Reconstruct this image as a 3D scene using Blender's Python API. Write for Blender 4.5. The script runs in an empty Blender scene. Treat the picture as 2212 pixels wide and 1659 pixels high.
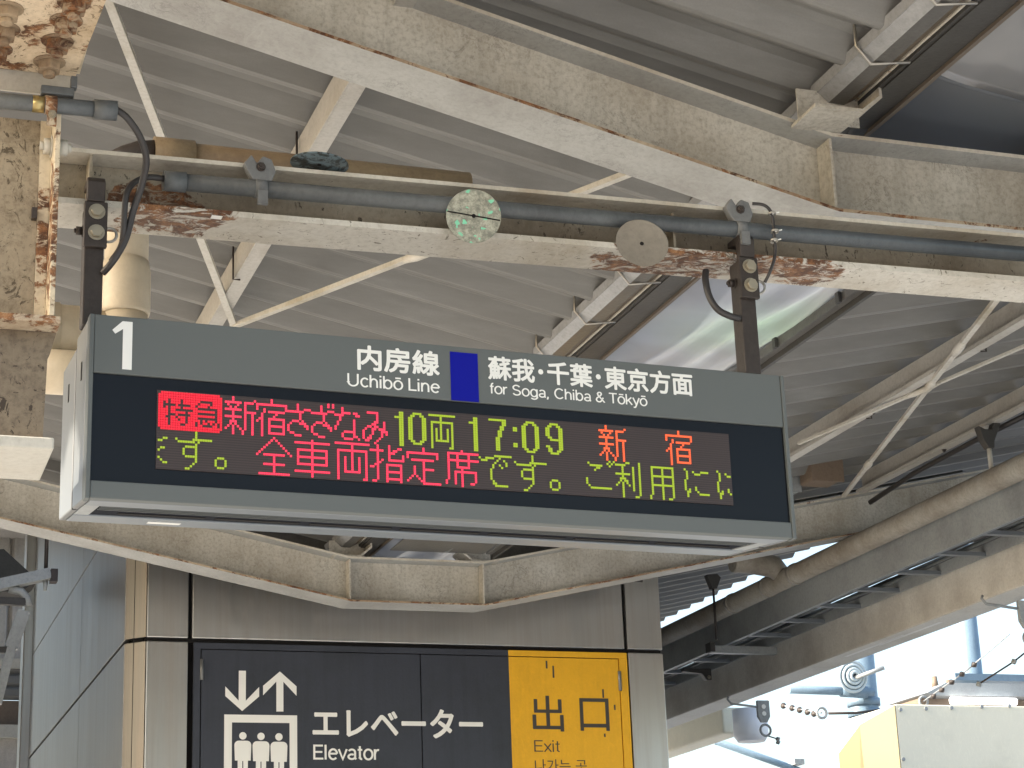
import bpy, bmesh, math, random
from mathutils import Vector, Matrix
random.seed(7)
SC = bpy.context.scene
COL = SC.collection

# ---------------------------------------------------------------- camera
EYE = 1.6                                # camera height above the platform
FPX = 4332.27                            # focal length in units where the frame is 2212 wide
YAW, PITCH, ROLL = math.radians(19.5937), math.radians(17.6732), math.radians(-2.2026)
cy, sy, cp, sp = math.cos(YAW), math.sin(YAW), math.cos(PITCH), math.sin(PITCH)
FWD = Vector((sy*cp, cy*cp, sp))
_r = Vector((cy, -sy, 0)); _u = _r.cross(FWD)
RGT = _r*math.cos(ROLL) + _u*math.sin(ROLL)
UP = _u*math.cos(ROLL) - _r*math.sin(ROLL)
cam = bpy.data.cameras.new('camera')
cam.sensor_fit = 'HORIZONTAL'; cam.sensor_width = 36.0; cam.lens = FPX/2212*36
cam.clip_start = 0.05; cam.clip_end = 2000
camo = bpy.data.objects.new('camera', cam); COL.objects.link(camo)
camo.matrix_world = Matrix((
    (RGT.x, UP.x, -FWD.x, 0), (RGT.y, UP.y, -FWD.y, 0), (RGT.z, UP.z, -FWD.z, EYE), (0, 0, 0, 1)))
SC.camera = camo

# ---------------------------------------------------------------- sky, sun, exposure
SUN_EL, SUN_AZ = math.radians(32), math.radians(270)   # azimuth clockwise from +Y; low sun to the left of the platform
w = bpy.data.worlds.new('World'); SC.world = w; w.use_nodes = True
nt = w.node_tree; bg = nt.nodes['Background']
sky = nt.nodes.new('ShaderNodeTexSky'); sky.sky_type = 'NISHITA'; sky.sun_disc = False
sky.sun_elevation = SUN_EL; sky.sun_rotation = SUN_AZ; sky.air_density = 1.2; sky.dust_density = 4.0
nt.links.new(sky.outputs[0], bg.inputs[0]); bg.inputs[1].default_value = 0.15
sl = bpy.data.lights.new('sun', 'SUN'); sl.energy = 4.0; sl.angle = math.radians(0.5); sl.color = (1.0, 0.92, 0.80)
so = bpy.data.objects.new('sun', sl); COL.objects.link(so)
_d = Vector((math.sin(SUN_AZ)*math.cos(SUN_EL), math.cos(SUN_AZ)*math.cos(SUN_EL), math.sin(SUN_EL)))
so.rotation_euler = (-_d).to_track_quat('-Z', 'Y').to_euler(); so.location = _d*50
SC.view_settings.view_transform = 'Standard'; SC.view_settings.look = 'None'
SC.view_settings.gamma = 1; SC.view_settings.use_curve_mapping = False
SC.view_settings.exposure = 1.6
SC.cycles.use_denoising = True
SC.cycles.max_bounces = 8; SC.cycles.diffuse_bounces = 6; SC.cycles.glossy_bounces = 4
SC.cycles.sample_clamp_indirect = 8

# ---------------------------------------------------------------- measuring helpers (camera-relative metres)
def ray(x, y): return FWD + RGT*((x-1106)/FPX) + UP*((829.5-y)/FPX)
def atY(x, y, Y): d = ray(x, y); return d*(Y/d.y)
def atX(x, y, X): d = ray(x, y); return d*(X/d.x)
def atZ(x, y, Z): d = ray(x, y); return d*(Z/d.z)
SLOPE = .215
def roofL(x, y, dz=0):                   # point on the left roof plane, lowered by dz
    d = ray(x, y); z0 = 3.02-dz+SLOPE*3.2
    return d*(z0/(d.z+SLOPE*d.x))
def roofR(x, y, dz=0):
    d = ray(x, y); z0 = 3.02-dz-SLOPE*4.1
    return d*(z0/(d.z-SLOPE*d.x))

# ---------------------------------------------------------------- mesh builder
class MB:
    def __init__(s): s.v = []; s.f = []; s.sm = []; s.mi = []; s.m = 0
    def add(s, vs, fs, smooth=False):
        n = len(s.v); s.v += [tuple(v) for v in vs]
        for f in fs: s.f.append([i+n for i in f]); s.sm.append(smooth); s.mi.append(s.m)
        return s
    def box(s, x0, x1, y0, y1, z0, z1):
        x0, x1 = min(x0, x1), max(x0, x1); y0, y1 = min(y0, y1), max(y0, y1); z0, z1 = min(z0, z1), max(z0, z1)
        return s.add([(x0,y0,z0),(x1,y0,z0),(x1,y1,z0),(x0,y1,z0),(x0,y0,z1),(x1,y0,z1),(x1,y1,z1),(x0,y1,z1)],
                     [(0,3,2,1),(4,5,6,7),(0,1,5,4),(1,2,6,5),(2,3,7,6),(3,0,4,7)])
    def prism(s, poly, a, b, axis='y'):    # poly in the two other axes
        n = len(poly)
        def p(q, t): return {'y': (q[0], t, q[1]), 'x': (t, q[0], q[1]), 'z': (q[0], q[1], t)}[axis]
        vs = [p(q, a) for q in poly]+[p(q, b) for q in poly]
        fs = [tuple(range(n)), tuple(range(2*n-1, n-1, -1))]+[(i, i+n, (i+1) % n+n, (i+1) % n) for i in range(n)]
        return s.add(vs, fs)
    def tube(s, pts, r, n=14, caps=True, close=False):
        pts = [Vector(p) for p in pts]; rs = r if isinstance(r, (list, tuple)) else [r]*len(pts)
        vs = []; t0 = (pts[1]-pts[0]).normalized()
        a = Vector((0, 0, 1)) if abs(t0.z) < .9 else Vector((1, 0, 0))
        nrm = t0.cross(a).normalized()
        for i, p in enumerate(pts):
            t = (pts[min(i+1, len(pts)-1)]-pts[max(i-1, 0)]).normalized()
            nrm = (nrm-t*nrm.dot(t)).normalized(); b = t.cross(nrm)
            for k in range(n):
                an = 2*math.pi*k/n; vs.append(p+(nrm*math.cos(an)+b*math.sin(an))*rs[i])
        fs = [(i*n+k, i*n+(k+1) % n, (i+1)*n+(k+1) % n, (i+1)*n+k) for i in range(len(pts)-1) for k in range(n)]
        s.add(vs, fs, True)
        if caps:
            m = len(s.v)-len(vs)
            s.f.append([m+k for k in range(n-1, -1, -1)]); s.sm.append(False); s.mi.append(s.m)
            s.f.append([m+(len(pts)-1)*n+k for k in range(n)]); s.sm.append(False); s.mi.append(s.m)
        return s
    def ring(s, c, nrm, R, r, n=20, k=8):
        nrm = Vector(nrm).normalized(); a = nrm.orthogonal().normalized(); b = nrm.cross(a); c = Vector(c)
        vs = []
        for i in range(n):
            t = 2*math.pi*i/n; d = a*math.cos(t)+b*math.sin(t)
            for j in range(k):
                q = 2*math.pi*j/k; vs.append(c+d*(R+r*math.cos(q))+nrm*(r*math.sin(q)))
        return s.add(vs, [(i*k+j, ((i+1) % n)*k+j, ((i+1) % n)*k+(j+1) % k, i*k+(j+1) % k) for i in range(n) for j in range(k)], True)
    def bar(s, p0, p1, wd, ht, up=(0, 0, 1)):   # rectangular bar, wd sideways and ht along up
        p0, p1 = Vector(p0), Vector(p1); t = (p1-p0).normalized(); sd = t.cross(Vector(up)).normalized(); u = sd.cross(t)
        vs = [p+sd*a*wd/2+u*b*ht/2 for p in (p0, p1) for a, b in ((-1,-1),(1,-1),(1,1),(-1,1))]
        return s.add(vs, [(0,3,2,1),(4,5,6,7),(0,1,5,4),(1,2,6,5),(2,3,7,6),(3,0,4,7)])
    def grid(s, fn, nu, nv, smooth=True):
        vs = [fn(i/nu, j/nv) for i in range(nu+1) for j in range(nv+1)]
        return s.add(vs, [(i*(nv+1)+j, (i+1)*(nv+1)+j, (i+1)*(nv+1)+j+1, i*(nv+1)+j+1) for i in range(nu) for j in range(nv)], smooth)
    def bolt(s, c, d, r=.016, h=.012, stud=True):   # washer, hexagon head and stud end along direction d
        c, d = Vector(c), Vector(d).normalized()
        s.tube([c, c+d*.003], r*1.35, 18); s.tube([c+d*.003, c+d*(.003+h)], r, 6)
        if stud: s.tube([c+d*(.003+h), c+d*(.003+h+r*.45)], r*.52, 10)
        return s
    def build(s, name, mats, parent=None, bevel=0, local=False, solid=0):
        me = bpy.data.meshes.new(name); o = bpy.data.objects.new(name, me)
        off = Vector((0, 0, EYE))
        if local: off = Vector((0, 0, 0))
        elif parent is not None:
            p = parent; tot = Vector((0, 0, 0))
            while p is not None: tot += p.location; p = p.parent
            off = Vector((0, 0, EYE))-tot
        me.from_pydata([Vector(v)+off for v in s.v], [], s.f)
        for m in (mats if isinstance(mats, (list, tuple)) else [mats]): me.materials.append(m)
        me.polygons.foreach_set('use_smooth', s.sm); me.polygons.foreach_set('material_index', s.mi)
        bm = bmesh.new(); bm.from_mesh(me); bmesh.ops.recalc_face_normals(bm, faces=bm.faces[:]); bm.to_mesh(me); bm.free()
        me.update(); COL.objects.link(o)
        if parent is not None: o.parent = parent
        if bevel:
            b = o.modifiers.new('bevel', 'BEVEL'); b.width = bevel; b.segments = 2; b.limit_method = 'ANGLE'; b.angle_limit = math.radians(50)
        if solid:
            b = o.modifiers.new('solid', 'SOLIDIFY'); b.thickness = solid; b.offset = 1
        return o

def tag(o, label, cat, group=None, kind=None):
    if label: o['label'] = label
    if cat: o['category'] = cat
    if group: o['group'] = group
    if kind: o['kind'] = kind
    return o
def thing(name, label, cat, loc, group=None, rotz=0):
    o = bpy.data.objects.new(name, None); COL.objects.link(o); o.empty_display_size = .1
    o.location = (loc[0], loc[1], loc[2]+EYE); o.rotation_euler = (0, 0, rotz)
    return tag(o, label, cat, group)
def copy_tree(o, parent=None):
    c = o.copy(); COL.objects.link(c)
    if parent is not None: c.parent = parent
    for ch in list(o.children): copy_tree(ch, c)
    return c

# ---------------------------------------------------------------- materials
def _new(name):
    m = bpy.data.materials.new(name); m.use_nodes = True
    return m, m.node_tree, m.node_tree.nodes['Principled BSDF']
def plain(name, col, rough=.5, metal=0, emit=None, es=1, spec=.5):
    m, t, b = _new(name)
    b.inputs['Base Color'].default_value = (*col, 1); b.inputs['Roughness'].default_value = rough; b.inputs['Metallic'].default_value = metal
    b.inputs['Specular IOR Level'].default_value = spec
    if emit: b.inputs['Emission Color'].default_value = (*emit, 1); b.inputs['Emission Strength'].default_value = es
    return m
def nz(t, scale, detail=6, rough=.6, vec=None, dist=0):
    n = t.nodes.new('ShaderNodeTexNoise'); n.inputs['Scale'].default_value = scale; n.inputs['Detail'].default_value = detail
    n.inputs['Roughness'].default_value = rough; n.inputs['Distortion'].default_value = dist
    if vec is not None: t.links.new(vec, n.inputs['Vector'])
    return n.outputs['Fac']
def ramp(t, fac, stops):
    r = t.nodes.new('ShaderNodeValToRGB'); e = r.color_ramp.elements
    while len(e) < len(stops): e.new(.5)
    for el, (p, c) in zip(e, stops):
        el.position = p; el.color = (*c, 1) if len(c) == 3 else c
    t.links.new(fac, r.inputs[0]); return r.outputs[0]
def bw(t, fac, a, b): return ramp(t, fac, [(a, (0, 0, 0)), (b, (1, 1, 1))])
def mix(t, fac, a, b, mode='MIX'):
    n = t.nodes.new('ShaderNodeMix'); n.data_type = 'RGBA'; n.blend_type = mode
    for s, v in ((n.inputs[0], fac), (n.inputs[6], a), (n.inputs[7], b)):
        if isinstance(v, (int, float)): s.default_value = v
        elif isinstance(v, tuple): s.default_value = (*v, 1)
        else: t.links.new(v, s)
    return n.outputs[2]
def math_(t, op, a, b=0):
    n = t.nodes.new('ShaderNodeMath'); n.operation = op
    for s, v in ((n.inputs[0], a), (n.inputs[1], b)):
        if isinstance(v, (int, float)): s.default_value = v
        else: t.links.new(v, s)
    return n.outputs[0]
def coords(t, scale=(1, 1, 1)):
    c = t.nodes.new('ShaderNodeNewGeometry'); m = t.nodes.new('ShaderNodeMapping'); m.inputs['Scale'].default_value = scale
    t.links.new(c.outputs['Position'], m.inputs['Vector']); return m.outputs[0]
def bump(t, b, h, strength=.2, dist=.01):
    n = t.nodes.new('ShaderNodeBump'); n.inputs['Strength'].default_value = strength; n.inputs['Distance'].default_value = dist
    t.links.new(h, n.inputs['Height']); t.links.new(n.outputs[0], b.inputs['Normal'])
def rust_color(t, v):
    return ramp(t, nz(t, 26, 8, .75, v), [(.3, (.035, .019, .013)), (.47, (.12, .055, .028)), (.6, (.28, .13, .055)), (.75, (.46, .30, .16))])
def painted(name, base, dirt, dirt_amt=.5, rust=.0, rough=.6, spots=(), stretch=(1, 1, 1), flake=0, vstreak=0, speck=.35, hairline=0):
    """old oil paint: broad grime, fine speckle, hairline chips, rust where the film has broken"""
    m, t, b = _new(name); v = coords(t, stretch)
    c = mix(t, bw(t, nz(t, 2.3, 7, .62, v), .62-.35*dirt_amt, .85-.25*dirt_amt), base, dirt)
    c = mix(t, math_(t, 'MULTIPLY', bw(t, nz(t, 55, 5, .7, v), .45, .72), speck), c, tuple(x*.62 for x in dirt))
    c = mix(t, math_(t, 'MULTIPLY', bw(t, nz(t, 9, 9, .75, coords(t, (2.2, 1, 1.0)), 1.5), .50, .70), .30), c, tuple(min(1, x*1.25) for x in base))
    if vstreak:
        c = mix(t, math_(t, 'MULTIPLY', bw(t, nz(t, 1, 5, .7, coords(t, (16, 16, .8))), .48, .7), vstreak), c, tuple(x*.55 for x in dirt))
    if flake:      # darker peeled islands with sharp borders
        fl = bw(t, nz(t, 13, 10, .72, coords(t, (1.6, 1.6, 1)), 2.2), .60-.12*flake, .63-.12*flake)
        c = mix(t, fl, c, tuple(x*.42 for x in dirt))
    ab = math_(t, 'ABSOLUTE', math_(t, 'SUBTRACT', nz(t, 8, 8, .7, coords(t, (1.3, 1, 1)), 1.2), .5))
    hair = math_(t, 'MULTIPLY', ramp(t, ab, [(.0, (1, 1, 1)), (.014, (0, 0, 0))]), bw(t, nz(t, 3.1, 4, .6, v), .50, .60))
    c = mix(t, math_(t, 'MULTIPLY', hair, hairline), c, tuple(x*.35 for x in dirt))
    hgt = nz(t, 60, 4, .6, v)
    if rust or spots:
        f = nz(t, 7, 10, .72, v, .6)
        if rust: thr = 1-rust
        else: thr = 1.2
        acc = f
        for (x, y, z, r) in spots:
            d = t.nodes.new('ShaderNodeVectorMath'); d.operation = 'DISTANCE'
            g = t.nodes.new('ShaderNodeNewGeometry'); t.links.new(g.outputs['Position'], d.inputs[0]); d.inputs[1].default_value = (x, y, z+EYE)
            k = math_(t, 'MAXIMUM', math_(t, 'SUBTRACT', 1.0, math_(t, 'DIVIDE', d.outputs['Value'], r)), 0)
            acc = math_(t, 'ADD', acc, math_(t, 'MULTIPLY', k, .30+(thr-.7)))
        mk = bw(t, math_(t, 'SUBTRACT', acc, thr-.5), .50, .54)
        mk = math_(t, 'MULTIPLY', mk, bw(t, nz(t, 24, 8, .75, coords(t, (.55, 1, 1.3)), 1.2), .43, .50))
        c = mix(t, mk, c, rust_color(t, v))
        hgt = math_(t, 'SUBTRACT', hgt, math_(t, 'MULTIPLY', mk, .8))
    t.links.new(c, b.inputs['Base Color']); b.inputs['Roughness'].default_value = rough
    b.inputs['Specular IOR Level'].default_value = .35
    bump(t, b, hgt, .25, .004)
    return m
def steel_sheet(name, base, rough, streak=.5, warm=(.42, .34, .27)):
    """stainless cladding with rain streaks and warm reflections painted in as streaks"""
    m, t, b = _new(name)
    f = nz(t, 1, 6, .7, coords(t, (11, 11, .35)))
    g = nz(t, 1.4, 4, .5, coords(t))
    c = mix(t, math_(t, 'MULTIPLY', bw(t, f, .42, .72), streak), base, warm)  # warm tint puts peach reflections into the streak colour
    c = mix(t, math_(t, 'MULTIPLY', bw(t, nz(t, 1, 4, .7, coords(t, (40, 40, .5))), .58, .72), streak*.35), c, tuple(x*.6 for x in base))
    t.links.new(c, b.inputs['Base Color']); b.inputs['Metallic'].default_value = .92
    r = math_(t, 'ADD', math_(t, 'MULTIPLY', f, .25), rough-.1); t.links.new(r, b.inputs['Roughness'])
    bump(t, b, g, .22, .03)
    return m
BEIGE = (.55, .53, .475); GRIME = (.33, .27, .19)
M_beam = painted('beam_paint', BEIGE, (.37, .335, .275), .72, .20, vstreak=.25, speck=.7, hairline=.7)
M_beamflange = painted('flange_paint', (.42, .425, .41), (.30, .295, .28), .6, .18, hairline=.5)
M_rustedge = painted('rusted_edge', (.50, .42, .31), (.24, .13, .06), .6, .50)
M_creamedge = painted('cream_edge', (.56, .53, .46), (.36, .30, .22), .5, .38)
M_purlin = painted('purlin_paint', (.45, .435, .40), (.33, .30, .26), .4, .0)
M_rod = painted('rod_paint', (.54, .52, .47), (.34, .29, .2), .4, .28)
M_conduit = painted('conduit_paint', (.108, .118, .124), (.06, .066, .07), .5, 0, rough=.38)
M_darksteel = painted('dark_brown_steel', (.055, .045, .04), (.03, .024, .02), .5, 0, rough=.5)
M_bolt = plain('zinc_bolt', (.36, .32, .24), .35, .5)
M_cable = plain('black_cable', (.035, .032, .032), .45)
M_pvc = painted('cream_pvc', (.60, .52, .39), (.46, .38, .27), .35, 0, rough=.4, speck=.12)
M_brownpipe = painted('brown_pipe_paint', (.27, .20, .12), (.15, .10, .06), .55, .0, rough=.5)
M_lb = painted('bracket_web_paint', (.34, .305, .24), (.17, .14, .10), .7, .0, rough=.6, flake=.05,
               spots=[(.93, 5.18, 2.19, .15), (.80, 5.18, 2.24, .14), (.70, 5.18, 2.2, .12)])
M_bflange = painted('bracket_flange_paint', (.57, .545, .485), (.38, .33, .25), .4, .30, rough=.55, flake=.1,
                    spots=[(.80, 5.15, 2.16, .30), (.92, 5.15, 2.16, .17), (2.22, 5.2, 2.17, .22), (2.38, 5.15, 2.17, .28), (2.52, 5.15, 2.17, .24), (2.76, 5.15, 2.18, .22), (2.9, 5.2, 2.18, .13)])
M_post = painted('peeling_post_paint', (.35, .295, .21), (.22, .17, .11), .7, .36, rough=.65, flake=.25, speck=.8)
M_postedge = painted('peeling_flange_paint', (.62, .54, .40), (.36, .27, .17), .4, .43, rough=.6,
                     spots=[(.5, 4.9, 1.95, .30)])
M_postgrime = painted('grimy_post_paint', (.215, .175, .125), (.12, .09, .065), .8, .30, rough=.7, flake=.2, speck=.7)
M_splice = painted('rust_eaten_paint', (.70, .58, .42), (.45, .33, .2), .45, .475, rough=.7, flake=.2)
M_rustbolt = painted('rusty_bolt', (.42, .33, .22), (.16, .10, .06), .7, .52, rough=.6)
M_white = painted('off_white_paint', (.52, .50, .44), (.48, .44, .37), .35, 0)
M_darkgalv = painted('weathered_zinc', (.17, .175, .175), (.10, .10, .10), .5, 0, rough=.5)
M_galv = painted('galvanised_steel', (.33, .35, .35), (.22, .23, .235), .5, 0, rough=.4)
M_alu = plain('brushed_aluminium', (.15, .155, .155), .42, .3)
M_signgrey = plain('sign_grey_paint', (.118, .130, .128), .5, spec=.3)
M_signlip = plain('sign_lip_paint', (.20, .225, .25), .38, .3)
M_black = plain('black_screen', (.007, .0075, .009), .2, 0, spec=.2)
M_vent = plain('dark_vent', (.012, .014, .02), .7, spec=.05)
M_white_ink = plain('white_vinyl', (.82, .82, .78), .45)
M_blue = plain('blue_vinyl', (.002, .004, .27), .45, spec=.2)
M_signdark = painted('charcoal_sign_panel', (.046, .052, .068), (.036, .041, .05), .4, 0, rough=.32, vstreak=.25, speck=.1)
M_yellow = painted('amber_sign_panel', (.80, .43, .022), (.68, .36, .02), .3, 0, rough=.42, vstreak=.12, speck=.12)
M_ink = plain('dark_grey_ink', (.05, .045, .04), .5)
M_gap = plain('black_joint', (.018, .017, .017), .7, spec=.1)
M_steel = steel_sheet('stainless_cladding', (.58, .575, .555), .30, .5, (.40, .35, .30))
M_steelcorner = steel_sheet('darkened_stainless_corner', (.13, .125, .115), .42, .3)  # same cladding, base colour darkened to tone down its bright reflection
M_steelside = steel_sheet('stainless_side', (.43, .42, .405), .36, .15)
M_clip = plain('spring_wire', (.4, .38, .34), .35, .8)
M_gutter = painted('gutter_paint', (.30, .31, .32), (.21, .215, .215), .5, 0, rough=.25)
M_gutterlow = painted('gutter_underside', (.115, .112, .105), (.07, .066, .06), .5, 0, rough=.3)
M_gutterbrown = painted('gutter_brown_side', (.13, .10, .07), (.06, .045, .032), .5, 0, rough=.4)  # brown tone for the right facet; left is grey, underside darker grey
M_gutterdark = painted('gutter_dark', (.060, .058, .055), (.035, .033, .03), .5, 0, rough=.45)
M_tube = plain('lit_fluorescent', (.9, .9, .9), .4, 0, (1, 1, 1), 1.6)
M_post_blue = painted('pale_blue_pole', (.17, .25, .325), (.13, .19, .25), .5, 0, rough=.45, vstreak=.2)
M_cream = painted('cream_metal', (.78, .73, .57), (.70, .655, .51), .3, 0, rough=.5, speck=.05)
M_gold = plain('sunlit_gold_metal', (.34, .285, .155), .35, .05)  # gold of the sunlit side is put into the base colour
M_siding = painted('siding_paint', (.52, .49, .45), (.36, .33, .30), .4, 0, vstreak=.2)
M_brownwall = painted('brown_wall', (.20, .15, .11), (.13, .10, .075), .5, 0)
M_edge = painted('edge_beam_paint', (.66, .64, .58), (.48, .45, .40), .6, 0, rough=.65)
M_edgebottom = painted('edge_beam_soffit', (.66, .64, .58), (.52, .49, .42), .3, 0)
M_browntube = painted('stained_pipe', (.34, .32, .275), (.18, .15, .115), .6, .28, rough=.5)

def roof_mat():
    m, t, b = _new('corrugated_roof_sheet')
    v = coords(t, (.7, 5, 5)); f = nz(t, 1.5, 7, .65, v)
    c = ramp(t, f, [(.3, (.140, .137, .128)), (.55, (.178, .176, .166)), (.75, (.220, .219, .209))])
    c = mix(t, math_(t, 'MULTIPLY', bw(t, nz(t, 160, 2, .5, coords(t)), .4, .7), .22), c, (.14, .135, .125))
    c = mix(t, math_(t, 'MULTIPLY', bw(t, nz(t, .8, 4, .6, coords(t)), .5, .75), .3), c, (.20, .185, .165))
    t.links.new(c, b.inputs['Base Color']); b.inputs['Roughness'].default_value = .5
    bump(t, b, nz(t, 120, 3, .6, coords(t)), .12, .002)
    return m
M_roof = roof_mat()
def sheet_mat(name, cols, trans, rough, stretch, green=None):
    m, t, b = _new(name); v = coords(t, stretch)
    c = ramp(t, nz(t, 1.0, 4, .5, v, .8), cols)
    t.links.new(c, b.inputs['Base Color']); b.inputs['Roughness'].default_value = rough
    tr = t.nodes.new('ShaderNodeBsdfTranslucent'); t.links.new(c, tr.inputs[0])
    if green:
        d = t.nodes.new('ShaderNodeVectorMath'); d.operation = 'DISTANCE'; g = t.nodes.new('ShaderNodeNewGeometry')
        t.links.new(g.outputs['Position'], d.inputs[0]); d.inputs[1].default_value = green
        c = mix(t, ramp(t, math_(t, 'ADD', d.outputs['Value'], math_(t, 'MULTIPLY', nz(t, 1.5, 3, .5, v), .5)), [(.25, (.25, .25, .25)), (.75, (0, 0, 0))]), c, (.36, .66, .30))
        t.links.new(c, b.inputs['Base Color']); t.links.new(c, tr.inputs[0])
    mx = t.nodes.new('ShaderNodeMixShader'); mx.inputs[0].default_value = trans
    t.links.new(b.outputs[0], mx.inputs[1]); t.links.new(tr.outputs[0], mx.inputs[2])
    t.links.new(mx.outputs[0], t.nodes['Material Output'].inputs[0])
    return m
M_sheet = sheet_mat('milky_skylight_sheet', [(.28, (.40, .41, .43)), (.45, (.50, .52, .54)), (.55, (.44, .445, .455)), (.72, (.53, .55, .55))], .55, .22, (1.6, .55, 1), (3.95, 7.75, 4.55))
M_darksheet = sheet_mat('grey_vinyl_sheet', [(.35, (.17, .18, .195)), (.55, (.25, .255, .265)), (.7, (.36, .35, .34))], .2, .14, (.8, .5, 1))
M_capwhite = plain('white_cap', (.85, .86, .88), .5)
M_ceramic = plain('glazed_ceramic', (.42, .50, .54), .3)
M_liptan = plain('dull_tan_lip', (.11, .09, .07), .5)
M_fold = plain('smoky_vinyl', (.085, .095, .11), .3)
def ground_mat(name, c0, c1, s):
    m, t, b = _new(name); c = mix(t, nz(t, s, 8, .7, coords(t)), c0, c1)
    t.links.new(c, b.inputs['Base Color']); b.inputs['Roughness'].default_value = .85
    return m
M_platform = ground_mat('platform_paving', (.34, .345, .345), (.45, .455, .455), 3)
M_ballast = ground_mat('track_ballast', (.16, .14, .12), (.34, .30, .26), 14)
def disc_mat():
    m, t, b = _new('speckled_foil')
    vo = t.nodes.new('ShaderNodeTexVoronoi'); vo.inputs['Scale'].default_value = 95; t.links.new(coords(t), vo.inputs['Vector'])
    c = mix(t, bw(t, nz(t, 45, 6, .8, coords(t)), .42, .62), (.20, .20, .16), (.46, .45, .36))
    sep = t.nodes.new('ShaderNodeSeparateColor'); t.links.new(vo.outputs['Color'], sep.inputs[0])
    g = bw(t, sep.outputs[0], .945, .955); c = mix(t, g, c, (.22, .62, .40))
    t.links.new(c, b.inputs['Base Color']); b.inputs['Roughness'].default_value = .35; b.inputs['Metallic'].default_value = .25
    bump(t, b, nz(t, 70, 4, .7, coords(t)), .5, .004)
    return m
M_disc = disc_mat()
M_discdull = painted('dull_foil', (.22, .205, .175), (.15, .14, .12), .5, 0, rough=.5)
M_discblue = painted('blue_foil', (.14, .20, .23), (.05, .06, .06), .7, 0, rough=.35, flake=.9)
def led_mat(name, col, s):
    m, t, b = _new(name); b.inputs['Base Color'].default_value = (.02, .02, .02, 1)
    b.inputs['Emission Color'].default_value = (*col, 1); b.inputs['Emission Strength'].default_value = s
    return m
M_red = led_mat('led_red', (1.0, .030, .085), .50)
M_redfill = led_mat('led_red_fill', (1.0, .002, .03), .36)
M_green = led_mat('led_green', (.46, .62, .015), .31)
M_orange = led_mat('led_orange', (1.0, .12, .03), .46)
def matrix_mat():
    m, t, b = _new('unlit_led_matrix')
    wv = t.nodes.new('ShaderNodeTexWave'); wv.bands_direction = 'Z'; wv.inputs['Scale'].default_value = 47
    t.links.new(coords(t), wv.inputs['Vector'])
    c = mix(t, wv.outputs['Fac'], (.030, .020, .018), (.054, .036, .032))
    t.links.new(c, b.inputs['Base Color']); b.inputs['Roughness'].default_value = .45
    return m
M_matrix = matrix_mat()
# ================================================================ setting: ground
tag(MB().box(-60, 80, -60, 140, -2.75, -2.70).build('track_bed', M_ballast), None, None, kind='structure')
tag(MB().box(-1.6, 9.2, -30, 70, -2.69, -1.60).build('platform', M_platform), None, None, kind='structure')

# ================================================================ canopy roof
def corrugated(name, x0, x1, zf, ys, pitch, parent=None):
    """trapezoidal sheet: narrow bottom ribs run up the slope (along X)"""
    prof = []; y = ys[0]
    while y < ys[1]:
        prof += [(y+pitch*a, h) for a, h in ((0, 0), (.07, -.003), (.13, 0), (.22, .048), (.30, .068), (.60, .076), (.74, .064))]; y += pitch
    prof.append((y, 0))
    b = MB(); n = len(prof)
    vs = [(x, p[0], zf(x)+p[1]) for x in (x0, x1) for p in prof]
    b.add(vs, [(i, i+1, n+i+1, n+i) for i in range(n-1)])
    return b.build(name, M_roof, parent, solid=.003)
ZL = lambda x: 3.02+SLOPE*(3.2-x)
ZR = lambda x: 3.02+SLOPE*(x-4.1)
PL, PR = .262, .33
tag(corrugated('corrugated_roof', -4.5, 3.22, ZL, (.9, 12.9), PL), 'grey corrugated roof wing sloping down towards the gutter, left of the sign', 'roof')
tag(corrugated('corrugated_roof', 4.12, 10.7, ZR, (.9, 12.9), PR), 'grey corrugated roof wing rising to the right above the stained pipe', 'roof')
tag(corrugated('corrugated_roof', 5.86, 8.3, ZR, (12.95, 34), PR), 'corrugated roof piece seen right of the lift shaft edge', 'roof')

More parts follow.
